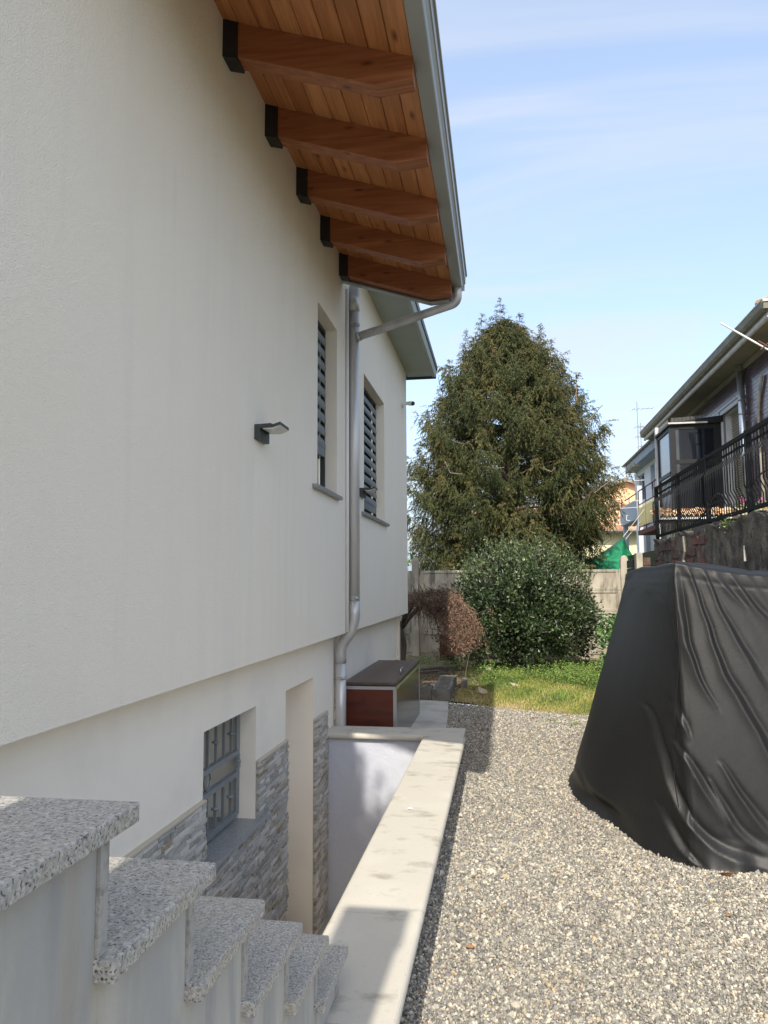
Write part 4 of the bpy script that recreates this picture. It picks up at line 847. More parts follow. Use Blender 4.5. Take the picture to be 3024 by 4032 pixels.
tag(G().tube([(-1.62, 12.9, .10), (-1.05, 13.3, .13)], [.022, .018], 7).build('log', M['log'], origin=(-1.3, 13.1, .1)), 'upper grey pole lying in the bed below the fence', 'pole')
tag(G().tube([(-1.60, 12.7, .08), (-1.12, 12.95, .10)], [.02, .02], 7).build('log', M['log'], origin=(-1.35, 12.8, .09)), 'lower grey pole lying in the bed below the fence', 'pole')
tag(G().box(-1.21, -.93, 14.48, 14.50, .12, .60).build('rusty_sheet', M['rust'], origin=(-1.08, 14.5, .1)), 'dark red rusty sheet leaning on the concrete fence', 'metal sheet')
tag(G().tube([(-.62, 11.9, .05), (-.52, 11.95, .55)], .004, 5).build('thin_cane', M['twig'], origin=(-.6, 11.9, .05)), 'thin dry cane standing in the grass', 'cane')

# ================================================================ precast concrete fence
FY = 15.3
fn = empty('concrete_fence', (.3, FY, .1), 'weathered precast concrete panel fence closing the yard behind the bush', 'fence')
def fence_post(x):
    G().prism([(x - .07, 0), (x + .07, 0), (x + .07, 2.02), (x + .045, 2.09), (x, 2.11), (x - .045, 2.09), (x - .07, 2.02)], FY - .09, FY + .05).build('post', M['fence_concrete'], fn, bevel=.006)
px_ = [-3.85, -1.75, .30, 2.36]
for x in px_: fence_post(x)
for i in range(3):
    for r_, (z0, z1) in enumerate(((.02, .185), (.19, .602), (.607, 1.018), (1.023, 1.430), (1.435, 1.840))):
        a, b = px_[i] + .0705, px_[i + 1] - .0705; g = G().box(a, b, FY - .015, FY + .015, z0, z1)
        if r_: g.box(a, b, FY - .032, FY - .0151, z0, z0 + .05).box(a, b, FY - .032, FY - .0151, z1 - .05, z1).box(a, a + .09, FY - .032, FY - .0151, z0 + .0501, z1 - .0501).box(b - .09, b, FY - .032, FY - .0151, z0 + .0501, z1 - .0501)
        g.build('panel', M['fence_concrete'], fn, bevel=.004)
bs = empty('board_screen', (2.55, 14.9, 0), 'stack of dark weathered boards between the concrete fence and the brick stub', 'screen')
for k in range(6): G().prism([(2.36, 2.0 - .155 * k - .15), (2.62, 2.0 - .155 * k - .15 + .05), (2.62, 2.0 - .155 * k + .045), (2.36, 2.0 - .155 * k - .005)], 14.88 - .012 * (k % 2), 14.93).build('board', M['rail'], bs, bevel=.006)
pb = empty('brick_stub', (2.6, 14.6, 0), 'short broken pillar stub of mossy concrete and orange brick', 'pillar')
G().box(2.47, 2.585, 14.5, 14.75, 0, 2.13).build('concrete_half', M['fence_concrete'], pb, bevel=.012)
for k in range(5): G().box(2.59, 2.72, 14.5, 14.74, 1.30 + .15 * k, 1.44 + .15 * k).build('brick', M['brick'], pb, bevel=.006)

# ================================================================ retaining wall, railing
RW = 3.1
rw = empty('retaining_wall', (3.2, 10.5, 0), 'old crumbling dark wall with exposed bricks under the black railing', 'wall')
NYw, NZw = 190, 40; rr = np.random.default_rng(9); V = []
yy_ = np.linspace(4.0, 15.95, NYw)
def hn(y, z): return .020 * math.sin(5.1 * y + 2 * z) * math.sin(7.3 * z + y) + .012 * math.sin(17 * y + 3 * math.sin(9 * z)) * math.sin(13 * z) 
topz = [2.40 + .03 * math.sin(3.3 * y) + .02 * math.sin(9.1 * y + 1) + rr.normal(0, .012) for y in yy_]
for i, y in enumerate(yy_):
    for j in range(NZw):
        z = topz[i] * j / (NZw - 1); V.append((RW + hn(y, z) + rr.normal(0, .005) - (.03 if j == NZw - 1 else 0), y, z))
Fq = [(i * NZw + j, i * NZw + j + 1, (i + 1) * NZw + j + 1, (i + 1) * NZw + j) for i in range(NYw - 1) for j in range(NZw - 1)]
n0 = len(V)
for i, y in enumerate(yy_): V += [(RW + .21, y, topz[i] + .01), (RW + .21, y, 0)]
for i in range(NYw - 1): Fq += [(i * NZw + NZw - 1, n0 + 2 * i, n0 + 2 * i + 2, (i + 1) * NZw + NZw - 1), (n0 + 2 * i, n0 + 2 * i + 1, n0 + 2 * i + 3, n0 + 2 * i + 2)]
np_mesh('rough_render', V, Fq, M['roughwall'], parent=rw, smooth=True, origin=(3.2, 10.5, 0))
G().box(RW - .02, RW + .21, 15.93, 15.99, 0, 2.36).build('end_face', M['roughwall'], rw)
bm_ = G().box(-.02, .03, -.5, .5, -.5, .5).mesh('brick'); bm_.materials.append(M['brick'])
rb_ = random.Random(4)
for r_ in range(4):
    y = 12.15 + (.2 if r_ % 2 else 0) + (.9 if r_ == 3 else 0)
    while y < 15.7:
        ln = rb_.uniform(.34, .44)
        if not (13.15 < y < 13.55 and r_ < 3) and rb_.random() < .80:
            o = bpy.data.objects.new('brick', bm_); col.objects.link(o); o.parent = rw; o.location = Vector((RW - .004 + rb_.uniform(-.006, .014), y + ln / 2, 2.25 - r_ * .165 + rb_.uniform(-.014, .014))) - wloc(rw); o.scale = (1, ln - rb_.uniform(.02, .06), rb_.uniform(.12, .145)); o.rotation_euler = (rb_.uniform(-.02, .02), 0, 0)
        y += ln
G().tube([(RW - .035, 13.35, 2.36), (RW - .03, 13.3, 2.1), (RW - .045, 13.4, 1.95), (RW - .02, 13.25, 1.7)], [.03, .035, .025, .03], 7).build('mortar_lump', M['fence_concrete'], rw)
G().tube([(RW - .03, 10.2, 2.05), (RW - .03, 10.18, 1.85)], [.01, .018], 6).build('mortar_lump', M['eave_white'], rw)

rl = empty('iron_railing', (RW + .02, 11, 2.4), 'black iron railing with bowed bars along the top of the old wall', 'railing')
xf = RW + .03
for y in (15.86, 13.93, 12.0, 10.08, 8.16): G().box(xf - .03, xf + .03, y - .03, y + .03, 2.38, 3.52).build('post', M['rail'], rl)
G().box(xf - .028, xf + .028, 7.0, 15.9, 3.455, 3.505).build('top_rail', M['rail'], rl)
G().box(xf - .015, xf + .015, 7.0, 15.83, 3.34, 3.365).build('middle_rail', M['rail'], rl)
G().box(xf - .028, xf + .028, 7.0, 15.83, 2.485, 2.53).build('bottom_rail', M['rail'], rl)
pth = [(xf - .018, 0, 3.44), (xf - .018, 0, 3.28), (xf - .085, 0, 3.17), (xf - .085, 0, 2.80), (xf - .018, 0, 2.66), (xf - .018, 0, 2.50)]
b0 = None; y = 7.2
while y < 15.8:
    if min(abs(y - q) for q in (15.86, 13.93, 12.0, 10.08, 8.16)) > .05:
        if b0 is None: b0 = G().tube([(p[0], y, p[2]) for p in pth], .0085, 5).build('bar', M['rail'], rl, origin=(xf, y, 3)); yb0 = y; lb = b0.location.copy()
        else: c = b0.copy(); col.objects.link(c); c.parent = rl; c.location = lb + Vector((0, y - yb0, 0))
    y += .116
rd = empty('clothes_rod', (3.35, 8.5, 2.3), 'thin white rod on a rusty bracket sticking out above the railing', 'rod')
G().tube([(2.432, 8.5, 4.428), (3.34, 8.5, 3.80)], .011, 8).build('rod', M['white'], rd); G().tube([(3.35, 8.5, 2.3), (3.35, 8.5, 4.6)], .02, 8).build('pole', M['ant'], rd)
G().bar((2.80, 8.48, 4.20), (2.98, 8.48, 4.08), .012).bar((2.82, 8.48, 4.10), (2.93, 8.48, 4.20), .01).build('bracket', M['rust'], rd)

# ================================================================ tiled house on the right
AX = 5.65
ha = empty('tiled_house', (7, 21, 0), 'two storey house clad in dark glazed tiles with a deep weathered eave', 'house')
WA = (18.32, 19.95, 3.15, 5.82)
def holes2(x, thick, us, zs, holes_):
    # face towards -x : mirror the helper
    g = G().holes('x', -x, thick, us, zs, lambda u, v: not any(a < u < b and c < v < d for a, b, c, d in holes_)); g.v = [(-p[0], p[1], p[2]) for p in g.v]; g.f = [f[::-1] for f in g.f]; return g
holes2(AX, .35, [15.3, 27.2, WA[0], WA[1]], [0, 6.75, WA[2], WA[3]], [WA]).build('wall', M['joint'], ha)
G().box(AX + .351, 12, 15.3, 15.6, 0, 6.75).build('near_wall', M['joint'], ha)
tm = G().box(-.008, 0, -.5, .5, -.5, .5).mesh('wall_tile'); tm.materials.append(M['glazed'])
tiles = []; tl, th, gp_ = .262, .088, .010; rw_ = 0; z = 6.50
while z > 2.35:
    y = 15.3 + (tl / 2 if rw_ % 2 else 0)
    while y < 27.0:
        a, b = y, min(y + tl, 27.1)
        if not (b > WA[0] - .10 and a < WA[1] + .10 and z - th < WA[3] + .10 and z > WA[2] - .05) and not (a > 20.2 and z < 5.5): tiles.append((a, b - gp_, z - th, z - gp_))
        y += tl
    z -= th; rw_ += 1
tiles.sort(key=lambda t_: (not (t_[2] > 3.3 and (t_[0] - 14) > 0), t_[0]))
for a, b, c, d in tiles[:295]:
    o = bpy.data.objects.new('wall_tile', tm); col.objects.link(o); o.parent = ha; o.location = Vector((AX, (a + b) / 2, (c + d) / 2)) - wloc(ha); o.scale = (1, b - a, d - c)
V, Fq, C = [], [], []
for a, b, c, d in tiles[295:]:
    n0 = len(V); V += [(AX - .008, a, c), (AX - .008, b, c), (AX - .008, b, d), (AX - .008, a, d), (AX, a, c), (AX, b, c), (AX, b, d), (AX, a, d)]
    Fq += [[n0 + i for i in q] for q in ((0, 3, 2, 1), (0, 1, 5, 4), (1, 2, 6, 5), (2, 3, 7, 6), (3, 0, 4, 7))]; C += [random.random()] * 8
o = np_mesh('wall_tiling', V, Fq, M['glazed_stuff'], parent=ha, colors=C, origin=(7, 21, 0)); tag(o, kind='stuff')
# eave
G().prism([(5.12, 6.585), (AX - .001, 6.60), (AX - .001, 6.70), (5.12, 6.70)], 14.75, 27.3).build('soffit', M['eave'], ha)
G().prism([(AX - .06, 6.50), (AX - .0005, 6.48), (AX - .0005, 6.599), (AX - .07, 6.583)], 15.3, 27.2).build('cornice', M['eave'], ha)
G().prism([(5.045, 6.575), (5.075, 6.545), (5.119, 6.56), (5.119, 6.70), (5.06, 6.70)], 14.72, 27.32).box(5.12, 12, 14.70, 14.749, 6.56, 6.70).build('moulding', M['eave_white'], ha, bevel=.006)
G().prism([(4.935, 6.87), (4.93, 6.84), (4.945, 6.74), (4.985, 6.68), (5.05, 6.665), (5.05, 6.70), (5.0, 6.71), (4.965, 6.76), (4.955, 6.87)], 14.66, 27.36).box(4.95, 12, 14.60, 14.66, 6.70, 6.84).build('gutter', M['gutter_dark'], ha)
G().box(4.922, 4.936, 14.58, 27.37, 6.862, 6.885).box(4.937, 12, 14.575, 14.60, 6.83, 6.885).build('gutter_bead', M['eave_white'], ha)
G().add([(4.96, 14.7, 6.86), (12, 14.7, 6.86), (12, 27.3, 6.86), (4.96, 27.3, 6.86), (8.5, 18.2, 8.1), (8.5, 27.3, 8.1), (12, 18.2, 8.1), (12, 27.3, 8.1)], [(0, 4, 5, 3), (0, 1, 6, 4), (4, 6, 7, 5)]).build('roof', M['roof_stuff'], ha)
tt = G().tube([(0, 0, 0), (0, .4, .1)], .085, 8).mesh('roof_tile'); tt.materials.append(M['terra'])
for k in range(7):
    for j in range(2):
        o = bpy.data.objects.new('roof_tile', tt); col.objects.link(o); o.parent = ha; o.location = Vector((5.15 + .22 * k, 14.68 + .35 * j, 6.90 + .09 * j)) - wloc(ha)
# window with beige roller shutter
wd = holes2(AX - .045, .044, [WA[0] - .09, WA[1] + .09, WA[0], WA[1]], [WA[2] - .05, WA[3] + .09, WA[2], WA[3]], [WA]).build('window', M['white_render'], ha)
G().box(AX + .056, AX + .34, WA[1] - .02, WA[1] - .002, WA[2] + .002, WA[3] - .002).box(AX + .056, AX + .34, WA[0] + .002, WA[1] - .021, WA[3] - .02, WA[3] - .002).build('reveal', M['white_render'], wd)
G().box(AX + .22, AX + .25, WA[0] + .01, WA[1] - .03, WA[2] + .01, WA[3] - .03).build('shutter_back', M['black'], wd)
sl0 = None; z = WA[3] - .06
while z > WA[2] + .05:
    if sl0 is None: sl0 = G().prism([(AX + .20, -.026), (AX + .185, -.012), (AX + .185, .012), (AX + .20, .024), (AX + .215, 0)], WA[0] + .01, WA[1] - .025).build('shutter_slat', M['shutter'], None); sl0.parent = wd; sl0.location = Vector((0, 0, z)) - wloc(wd)
    else: c = sl0.copy(); col.objects.link(c); c.parent = wd; c.location = Vector((0, 0, z)) - wloc(wd)
    z -= .062
dpa = empty('steel_flue', (AX - .1, 18.1, 3), 'shiny steel pipe running up the tiled wall beside the shuttered window', 'pipe')
G().tube([(AX - .10, 18.1, 2.9), (AX - .10, 18.1, 6.45)], .078, 16).build('pipe', M['alu'], dpa, smooth=True)
G().tube([(AX - .10, 18.1, 6.44), (AX - .10, 18.1, 6.59)], .105, 16).build('pipe_cap', M['gutter_dark'], dpa)
for z in (5.75, 5.42): G().tube([(AX - .10, 18.1, z), (AX - .10, 18.1, z + .02)], .086, 16).build('collar', M['gutter_dark'], dpa)
tag(G().tube(curve([(AX - .04, 17.15, 2.6), (AX - .04, 17.2, 5.4), (AX - .05, 16.9, 5.9), (AX - .05, 16.85, 6.0)], 5), .035, 8).build('wall_conduit', M['fence_concrete'], origin=(AX, 17.1, 2.6)), 'thin beige conduit climbing the dark tiles at the right edge', 'conduit')
# glazed bay
by = empty('glazed_bay', (5, 20.7, 2.3), 'dark framed glass veranda box projecting from the tiled house with spikes on its roof', 'veranda')
bx0, bx1, yf_, yb_, zt_ = 4.36, 5.60, 20.0, 21.55, 5.60
fr = lambda a, b, c, d, e, f: G().box(a, b, c, d, e, f).build('frame', M['frame_dark'], by, bevel=.004)
fr(bx0, bx0 + .13, yf_, yf_ + .10, 2.3, zt_); fr(bx1 - .17, bx1, yf_, yf_ + .08, 2.3, zt_); fr(bx0 + .56, bx0 + .66, yf_ + .5, yf_ + .58, 2.3, zt_ - .1); fr(bx0 + .131, bx1 - .171, yf_, yf_ + .06, 5.50, zt_); fr(bx0 + .131, bx1 - .171, yf_, yf_ + .06, 4.60, 4.71)
fr(bx0 + .131, bx1 - .171, yf_, yf_ + .06, 2.95, 3.05); fr(bx0, bx0 + .08, yf_ + .101, yb_, 5.50, zt_); fr(bx0, bx0 + .08, yf_ + .101, yb_, 4.34, 4.44); fr(bx0, bx0 + .08, yb_ + .001, yb_ + .12, 2.3, zt_); fr(bx0, bx0 + .08, yf_ + .101, yf_ + .2, 2.3, 5.49)
for a, b in ((3.05, 4.60), (4.71, 5.50)): G().box(bx0 + .131, bx1 - .171, yf_ + .02, yf_ + .03, a, b).build('pane', M['glass'], by)
for a, b in ((2.5, 4.34), (4.44, 5.50)): G().box(bx0 + .03, bx0 + .04, yf_ + .20, yb_, a, b).build('pane', M['glass_light'], by)  # reflection on the side panes is put into their paler glass colour
G().box(bx0 + .131, bx1 - .171, yf_ + .02, yf_ + .03, 2.3, 2.95).build('lower_panel', M['frame_dark'], by)
G().prism([(bx0 - .06, zt_ + .001), (AX - .01, zt_ + .05), (AX - .01, zt_ + .22), (bx0 - .06, zt_ + .06)], yf_ - .08, yb_ + .2).build('roof', M['frame_dark'], by)
G().box(bx0 - .065, bx0 + .9, yf_ - .095, yf_ - .081, zt_ + .03, zt_ + .07).build('roof_trim', M['eave_white'], by)
g = G()
for k in range(26): x = bx0 + .02 + k * .033; g.bar((x, yf_ - .05, zt_ + .07 + .1 * (x - bx0) * .6), (x + .01, yf_ - .05, zt_ + .19 + .06 * (x - bx0)), .006)
for k in range(18): g.bar((bx0 - .03, yf_ + .05 + k * .08, zt_ + .06), (bx0 - .05, yf_ + .05 + k * .08, zt_ + .17), .006)
g.build('bird_spikes', M['ant'], by)
tag(G().box(bx0 - .03, bx0 + .05, yb_ + .13, yb_ + .3, 2.3, 5.9).build('white_strip', M['white_render'], origin=(bx0, yb_ + .2, 2.3)), 'flaking white corner strip at the far edge of the glass veranda', 'post')

# little tiled lean-to with pots behind the railing
lt = empty('tiled_canopy', (4.3, 16.2, 2.3), 'low canopy of jumbled clay tiles on a white board behind the railing', 'canopy')
G().box(3.20, 5.64, 15.98, 16.9, 2.86, 2.90).build('board', M['white_render'], lt)
G().box(3.22, 5.62, 16.05, 16.12, 2.78, 2.859).build('beam', M['frame_dark'], lt)
for x in (3.28, 4.35, 5.5): G().box(x, x + .06, 16.06, 16.12, 2.28, 2.779).build('leg', M['frame_dark'], lt)
tv = []
for k in range(4):
    r = random.Random(k); g = G(); v, f = [], []
    for j in range(2):
        for i in range(6): a = math.pi * i / 5; rr_ = .052 - .010 * j; v.append((rr_ * math.cos(a), j * .16, rr_ * math.sin(a) + .03 * j)); 
    for j in range(2):
        for i in range(6): a = math.pi * i / 5; rr_ = .038 - .010 * j; v.append((rr_ * math.cos(a), j * .16, rr_ * math.sin(a) + .03 * j))
    for i in range(5): f += [(i, i + 1, 7 + i, 6 + i), (12 + i, 18 + i, 19 + i, 13 + i), (i, 12 + i, 13 + i, i + 1)]
    g.add(v, f); m = g.mesh('clay_tile'); m.materials.append(M['terra']); tv.append(m)
rt = random.Random(8)
for row in range(4):
    for k in range(27):
        x = 3.10 + .092 * k + rt.uniform(-.02, .02) + (.04 if row % 2 else 0)
        if 4.60 < x < 4.98 and row < 2: continue
        o = bpy.data.objects.new('clay_tile', tv[rt.randrange(4)]); col.objects.link(o); o.parent = lt; o.location = Vector((x, 15.93 + row * .12, 2.915 + row * .042 + rt.uniform(0, .022))) - wloc(lt)
        o.rotation_euler = (rt.uniform(-.15, .25), rt.uniform(-.35, .35), rt.uniform(-.3, .3)); s_ = rt.uniform(.8, 1.1); o.scale = (s_, s_, s_)
def planter(x, y, z, r, label, petals=60, seed=1, trough=False):
    t = empty('flower_pot', (x, y, z), label, 'flower pot', 'pots on the tiled canopy')
    if trough: G().box(x - .20, x + .20, y - .07, y + .07, z, z + .13).build('pot', M['terra'], t, bevel=.008)
    else: G().lathe((x, y, z), [(r * .7, 0), (r, r * 1.3), (r * 1.08, r * 1.32), (r * 1.08, r * 1.6), (r * .9, r * 1.6)], 14).build('pot', M['terra'], t)
    h0 = .13 if trough else r * 1.6; n = 240; r_ = np.random.default_rng(seed)
    p = np.array([x, y, z + h0]) + r_.normal(0, 1, (n, 3)) * np.array([r * .9, r * .5, .05]) + [0, 0, .04]; v, f = leaves(p, rv(n), rv(n), r_.uniform(.02, .045, n), r_.uniform(.006, .012, n))
    tag(np_mesh('leaves', v, f, M['weed'], parent=t, colors=np.repeat(r_.uniform(0, 1, n), 4), origin=(x, y, z)), kind='stuff')
    if petals:
        c_ = np.array([x, y, z + h0 + .17]); p = c_ + r_.normal(0, .035, (petals, 3)); v, f = leaves(p, rv(petals), rv(petals), np.full(petals, .028), np.full(petals, .010)); tag(np_mesh('blossom', v, f, M['pink'], parent=t, origin=(x, y, z)), kind='stuff')
        G().tube([(x, y, z + h0 - .02), (x, y, z + h0 + .15)], .004, 4).build('stem', M['twig'], t)
planter(4.80, 15.88, 2.90, .16, 'long terracotta trough with a tall pink bloom on the canopy', 70, 3, True)
planter(5.16, 15.90, 2.92, .07, 'small round pot with a pink bloom right of the terracotta trough', 50, 4)
# things under the canopy
tag(G().box(3.9, 5.0, 17.2, 17.26, 2.28, 2.95).box(4.35, 4.40, 17.19, 17.20, 2.28, 2.95).build('dark_shed', M['frame_dark'], origin=(4.4, 17.2, 2.28)), 'dark panelled shed standing under the tiled canopy', 'cabinet')  # one thin dark sheet stands for the shed panels here
cb2 = empty('cane_bundle', (3.65, 16.7, 2.28), 'bundle of upright pale canes and laths seen through the far end of the railing', 'canes')
for k in range(9): G().bar((3.50 + k * .055, 16.6 + .02 * (k % 3), 2.28), (3.51 + k * .056, 16.6, 2.86 - .03 * (k % 4)), .022 if k % 3 else .035).build('cane', M['bamboo' if k % 2 else 'white_render'], cb2)
al = empty('aloe', (3.42, 10.3, 2.4), 'pale green spiky succulent growing behind the railing on the wall top', 'plant')
ra = random.Random(5); g = G()
for k in range(26):
    bx_, by_ = 3.22 + ra.uniform(-.04, .16), 10.2 + ra.uniform(-.45, .55); a = ra.uniform(0, 6.28); L_ = ra.uniform(.14, .28); d = Vector((math.cos(a) * .5 - .2, math.sin(a) * .6, 1)).normalized()
    p0 = Vector((bx_, by_, 2.33 + ra.uniform(0, .08))); g.tube([p0, p0 + d * L_ * .5, p0 + d * L_ + Vector((0, 0, -.01))], [.018, .022, .002], 5)
g.build('leaves', M['aloe'], al)
g = G().tube(curve([(3.16, 13.6, 2.50), (3.15, 12.4, 2.62), (3.16, 11.6, 2.95), (3.15, 10.9, 2.62), (3.16, 10.6, 2.5)], 6), .014, 6).tube(curve([(3.17, 10.5, 2.5), (3.17, 10.0, 2.9), (3.17, 9.4, 2.93), (3.17, 8.6, 3.0)], 6), .011, 6).tube(curve([(3.20, 12.9, 2.5), (3.22, 12.3, 2.8), (3.2, 11.9, 2.6)], 4), .008, 5)
tag(g.build('dry_vine', M['bark'], origin=(3.16, 11.5, 2.5), smooth=True), 'bare vine stem winding along the foot of the black railing', 'vine')
weedv = np.random.default_rng(3); n = 150; p = np.column_stack([weedv.normal(3.10, .03, n), weedv.normal(10.95, .12, n), weedv.normal(2.39, .045, n)]); v, f = leaves(p, rv(n), rv(n), np.full(n, .035), np.full(n, .007))
tag(np_mesh('wall_weed', v, f, M['weed'], colors=np.repeat(weedv.uniform(.4, 1, n), 4), origin=(3.1, 10.95, 2.36)), 'tuft of green weed hanging over the old wall edge', 'weed', kind='stuff')

# far balcony with reed screen
bc = empty('reed_balcony', (4.8, 24.6, 3.2), 'small balcony screened with yellowish reed matting beyond the railing end', 'balcony')
G().box(4.58, 5.64, 22.6, 26.4, 3.15, 3.30).build('slab', M['rust'], bc)
G().box(4.60, 4.63, 22.8, 26.2, 3.45, 4.05).build('reed_mat', M['yellow'], bc)
for z in (3.40, 4.15, 4.62): G().box(4.595, 4.625, 22.6, 26.3, z, z + .03).build('rail', M['rust'], bc)
for y in (22.6, 23.8, 25.0, 26.27): G().box(4.594, 4.626, y, y + .03, 3.301, 4.65).build('post', M['rust'], bc)
k = 0
while k < 28: G().box(4.584, 4.592, 22.75 + k * .125, 22.765 + k * .125, 3.43, 4.14).build('bar', M['yellow'], bc); k += 1
ca = empty('clothes_airer', (4.2, 25.5, 4.3), 'white clothes line arms sticking out from the far balcony', 'clothes line')
for z, y in ((4.86, 25.0), (4.30, 26.0), (4.12, 26.5)): G().tube([(4.6, y, z), (3.55, y + .3, z - .02)], .010, 5).build('arm', M['white'], ca)

# ================================================================ blue grey house
hb = empty('blue_grey_house', (8, 30, 0), 'blue grey rendered house with small windows beyond the tiled house', 'house')
wb = [(31.55, 32.75, 4.95, 6.03), (29.45, 30.25, 5.15, 6.10)]
holes2(5.8, .3, [27.31, 33.8] + [q for w_ in wb for q in w_[:2]], [0, 6.45] + [q for w_ in wb for q in w_[2:]], wb).build('wall', M['pale_render'], hb)
G().box(6.101, 12, 33.5, 33.8, 0, 6.45).build('far_wall', M['pale_render'], hb)
for w_ in wb: q = G().box(5.95, 5.98, w_[0], w_[1], w_[2], w_[3]).build('window', M['glass'], hb); G().box(5.93, 5.949, w_[0], w_[0] + .06, w_[2], w_[3]).box(5.93, 5.949, w_[1] - .06, w_[1], w_[2], w_[3]).build('frame', M['bluetrim'], q)
G().prism([(5.34, 6.24), (5.8, 6.26), (5.8, 6.50), (5.36, 6.56)], 26.5, 33.3).build('eave', M['bluetrim'], hb)
G().prism([(5.28, 6.561), (5.36, 6.565), (9.0, 7.3), (9, 7.4), (5.26, 6.62)], 26.6, 33.6).build('roof', M['roofedge'], hb)
G().box(5.05, 5.79, 28.4, 28.55, 0, 3.85).build('lower_wall', M['pale_render'], hb)
G().box(5.20, 5.34, 28.37, 28.399, 0, 3.3).build('door', M['bluetrim'], hb)
bb_ = G().box(4.87, 5.79, 28.2, 32.0, 3.86, 3.98).box(4.87, 4.97, 28.2, 32.0, 3.981, 4.58).box(4.971, 5.79, 31.9, 32.0, 3.981, 4.58).build('balcony', M['blue_render'], hb)
G().box(4.9, 4.93, 28.2, 32.0, 4.80, 4.83).box(4.9, 4.93, 28.3, 28.33, 4.581, 4.80).box(4.9, 4.93, 31.8, 31.83, 4.581, 4.80).box(4.9, 4.93, 30, 30.03, 4.581, 4.80).build('handrail', M['rust'], bb_)
G().box(4.92, 5.10, 31.5, 31.7, 0, 3.859).build('column', M['blue_render'], hb)
for y in (29.6, 31.6): G().bar((4.86, y, 3.92), (4.72, y, 3.92), .02).bar((4.73, y, 3.92), (4.73, y, 4.12), .02).bar((4.73, y, 4.11), (4.79, y, 4.11), .02).build('white_bracket', M['white'], hb)
tag(G().box(4.74, 4.90, 27.2, 27.36, 0, 4.95).build('white_post', M['pale_render'], origin=(4.82, 27.3, 0)), 'tall slim white post in front of the blue grey balcony', 'post')

# ================================================================ apricot gable house and cream house
hc = empty('apricot_house', (7, 48, 0), 'apricot gable ended house in the distance behind the spruce', 'house')
G().prism([(3.2, 0), (11.2, 0), (11.2, 5.75), (7.15, 7.40), (3.2, 5.75)], 45, 55).build('wall', M['orange'], hc)
G().prism([(2.9, 5.62), (7.15, 7.405), (11.5, 5.62), (11.5, 5.80), (7.15, 7.60), (2.9, 5.80)], 44.6, 55.4).build('roof', M['roofedge'], hc)
hd = empty('cream_house', (5, 42, 0), 'cream rendered house with a clay barrel tile roof behind the green tarpaulin', 'house')
G().box(-1.5, 9.0, 40.5, 44.5, 0, 4.3).build('wall', M['cream'], hd)
G().prism([(39.9, 4.17), (44.8, 5.98), (44.8, 6.02), (39.9, 4.22)], -1.8, 9.3, axis='x').build('roof_deck', M['roofedge'], hd)
G().box(-1.8, 9.3, 39.82, 39.90, 4.10, 4.18).build('gutter', M['darkmetal'], hd)
v, f = [], []
for j in range(2):
    for i in range(7): a = math.pi * i / 6; v.append(((.115 - .02 * j) * math.cos(a), j * .46, (.085 - .02 * j) * math.sin(a) + j * .168))
for i in range(6): f.append((i, i + 1, 8 + i, 7 + i))
f.append(tuple(range(6, -1, -1))); bt = bpy.data.meshes.new('roof_tile'); bt.from_pydata(v, [], f); bt.materials.append(M['terra'])
big, small = [], []
for r_ in range(12):
    for k in range(46):
        x = -1.7 + .24 * k; (big if (x > 3.6 and r_ < 10 and x < 7.9) else small).append((x + random.uniform(-.01, .01), 39.92 + .40 * r_, 4.225 + .1477 * r_))
for p in big[:290]: o = bpy.data.objects.new('roof_tile', bt); col.objects.link(o); o.parent = hd; o.location = Vector(p) - wloc(hd)
V, Fq, C = [], [], []
for p in small + big[290:]:
    n0 = len(V); V += [(p[0] + q[0], p[1] + q[1], p[2] + q[2]) for q in v]; Fq += [[n0 + i for i in q] for q in f[:6]]; C += [random.random()] * 14
tag(np_mesh('roof_tiling', V, Fq, M['roof_stuff'], parent=hd, colors=C, origin=(5, 42, 0)), kind='stuff')
g = G()
def aerial(x, y, z, h, label, arms, sc_=1.0):
    t = empty('tv_aerial', (x, y, z), label, 'aerial', 'rooftop aerials')
    G().tube([(x, y, z), (x, y, z + h)], .022 * sc_, 6).build('mast', M['ant'], t)
    for (dz, L_, n_, ang) in arms:
        g = G(); c, s_ = math.cos(ang), math.sin(ang); g.tube([(x - L_ * .3 * c, y - L_ * .3 * s_, z + dz), (x + L_ * c, y + L_ * s_, z + dz + .06 * L_)], .014 * sc_, 5)
        for i in range(n_): q = -.25 + 1.2 * i / max(1, n_ - 1); hw = .28 * (1 - .25 * q); g.tube([(x + q * L_ * c - s_ * hw, y + q * L_ * s_ + c * hw, z + dz + .06 * q * L_), (x + q * L_ * c + s_ * hw, y + q * L_ * s_ - c * hw, z + dz + .06 * q * L_)], .008 * sc_, 4)
        g.build('elements', M['ant'], t)
aerial(6.05, 34.0, 6.55, 3.0, 'tallest rooftop aerial above the blue grey eave', ((2.65, .7, 5, 0.1), (1.4, .4, 4, .2)))
aerial(6.35, 35.0, 6.60, 2.2, 'lower rooftop aerial just right of the tallest one', ((2.0, .8, 6, .25), (1.1, .3, 3, .3)))
aerial(7.35, 45.6, 5.0, 1.6, 'red white aerial in front of the apricot gable', ((1.0, 1.6, 7, math.pi),), 1.3)
# aerial on the roof of the tiled house, at the right edge
aerial(6.75, 17.5, 7.4, 2.4, 'rooftop aerial at the right edge above the tiled house', ((1.95, .6, 5, math.pi - .3), (2.25, .3, 3, math.pi)), .8)

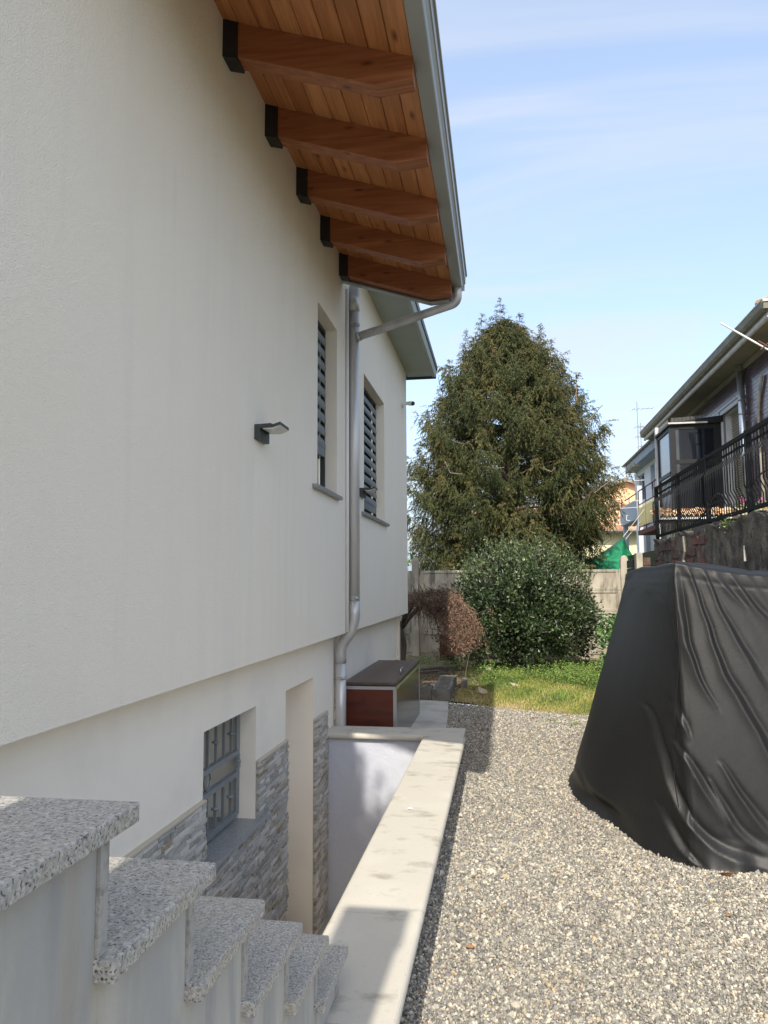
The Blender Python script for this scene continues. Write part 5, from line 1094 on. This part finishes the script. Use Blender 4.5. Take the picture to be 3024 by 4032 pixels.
# green tarpaulin
tp = empty('green_tarpaulin', (3.0, 21, 1.8), 'bright green tarpaulin pitched like a tent behind the fence, tied with ropes', 'tarpaulin')
A_, B_, C_, D_, E_ = map(np.array, ((3.30, 21.3, 2.82), (1.9, 20.4, 2.06), (1.75, 19.2, 1.45), (3.85, 19.6, 1.45), (3.70, 21.5, 2.10)))
V, Fq = [], []
def patch(p00, p10, p11, p01, n, m, seed):
    n0 = len(V)
    for j in range(m + 1):
        for i in range(n + 1):
            u_, v_ = i / n, j / m; q = p00 * (1 - u_) * (1 - v_) + p10 * u_ * (1 - v_) + p11 * u_ * v_ + p01 * (1 - u_) * v_
            q = q + np.array([0, -1, .3]) * (.05 * math.sin(11 * u_ + 3 * v_ + seed) * math.sin(math.pi * u_) + .03 * math.sin(23 * v_ + 6 * u_)); q[2] -= .10 * math.sin(math.pi * u_) * (1 - v_); V.append(q)
    for j in range(m):
        for i in range(n): a = n0 + j * (n + 1) + i; Fq.append([a, a + 1, a + n + 2, a + n + 1])
patch(B_, A_, (C_ + D_) / 2, C_, 26, 16, 0); patch(A_, E_, D_, (C_ + D_) / 2, 16, 16, 2)
o = np_mesh('cloth', V, Fq, M['tarp'], parent=tp, smooth=True, origin=(3.0, 21, 1.8)); s_ = o.modifiers.new('thick', 'SOLIDIFY'); s_.thickness = .004
G().tube([tuple(A_), (4.55, 25, 3.9)], .010, 5).tube([(3.36, 21.3, 2.75), (4.6, 26, 3.6)], .010, 5).build('rope', M['rope'], tp)

# background row so the horizon is closed behind the garden
hgz = []
rbk = np.random.default_rng(21)
def blob_tree(x, y, h, r, label, seed):
    t = empty('distant_tree', (x, y, 0), label, 'tree', 'trees far behind the spruce'); r_ = np.random.default_rng(seed); n = 5200
    G().tube([(x, y, 0), (x, y, h * .6)], [.2, .1], 6).build('trunk', M['bark'], t)
    cc_ = np.array([x, y, h * .58]) + unit(r_.normal(size=(90, 3))) * np.array([r, r, h * .40]) * r_.uniform(.4, 1, (90, 1)); p = np.repeat(cc_, n // 90 + 1, 0)[:n] + r_.normal(0, .28, (n, 3)); v, f = leaves(p, rv(n), rv(n), r_.uniform(.10, .2, n), r_.uniform(.04, .07, n))
    tag(np_mesh('crown', v, f, M['weed'], parent=t, colors=np.repeat(r_.uniform(0, .6, n), 4), origin=(x, y, 0)), kind='stuff')
blob_tree(-6.5, 34, 4.6, 2.4, 'round green tree far behind the left side of the spruce', 1)
blob_tree(0.5, 36, 4.4, 2.6, 'round green tree directly behind the middle of the spruce', 2)
tr_b = empty('garden_tree', (-2.6, -3.2, 0), 'tree standing behind the head of the stairs', 'tree')
G().tube([(-2.6, -3.2, 0), (-2.5, -3.1, 3), (-2.2, -3.1, 6)], [.14, .11, .06], 8).build('trunk', M['bark'], tr_b)
n = 9000; r_ = np.random.default_rng(31); cc_ = np.array([-2.26, -3.2, 7.75]) + unit(r_.normal(size=(90, 3))) * np.array([1.0, 1.1, 1.0]) * r_.uniform(.3, 1, (90, 1)); p = np.repeat(cc_, 100, 0) + r_.normal(0, .10, (n, 3)); v, f = leaves(p, rv(n), rv(n), np.full(n, .12), np.full(n, .045))
tag(np_mesh('crown', v, f, M['weed'], parent=tr_b, colors=np.repeat(r_.uniform(0, .7, n), 4), origin=(-2.6, -3.2, 0)), kind='stuff')
print('objects', len(bpy.data.objects))
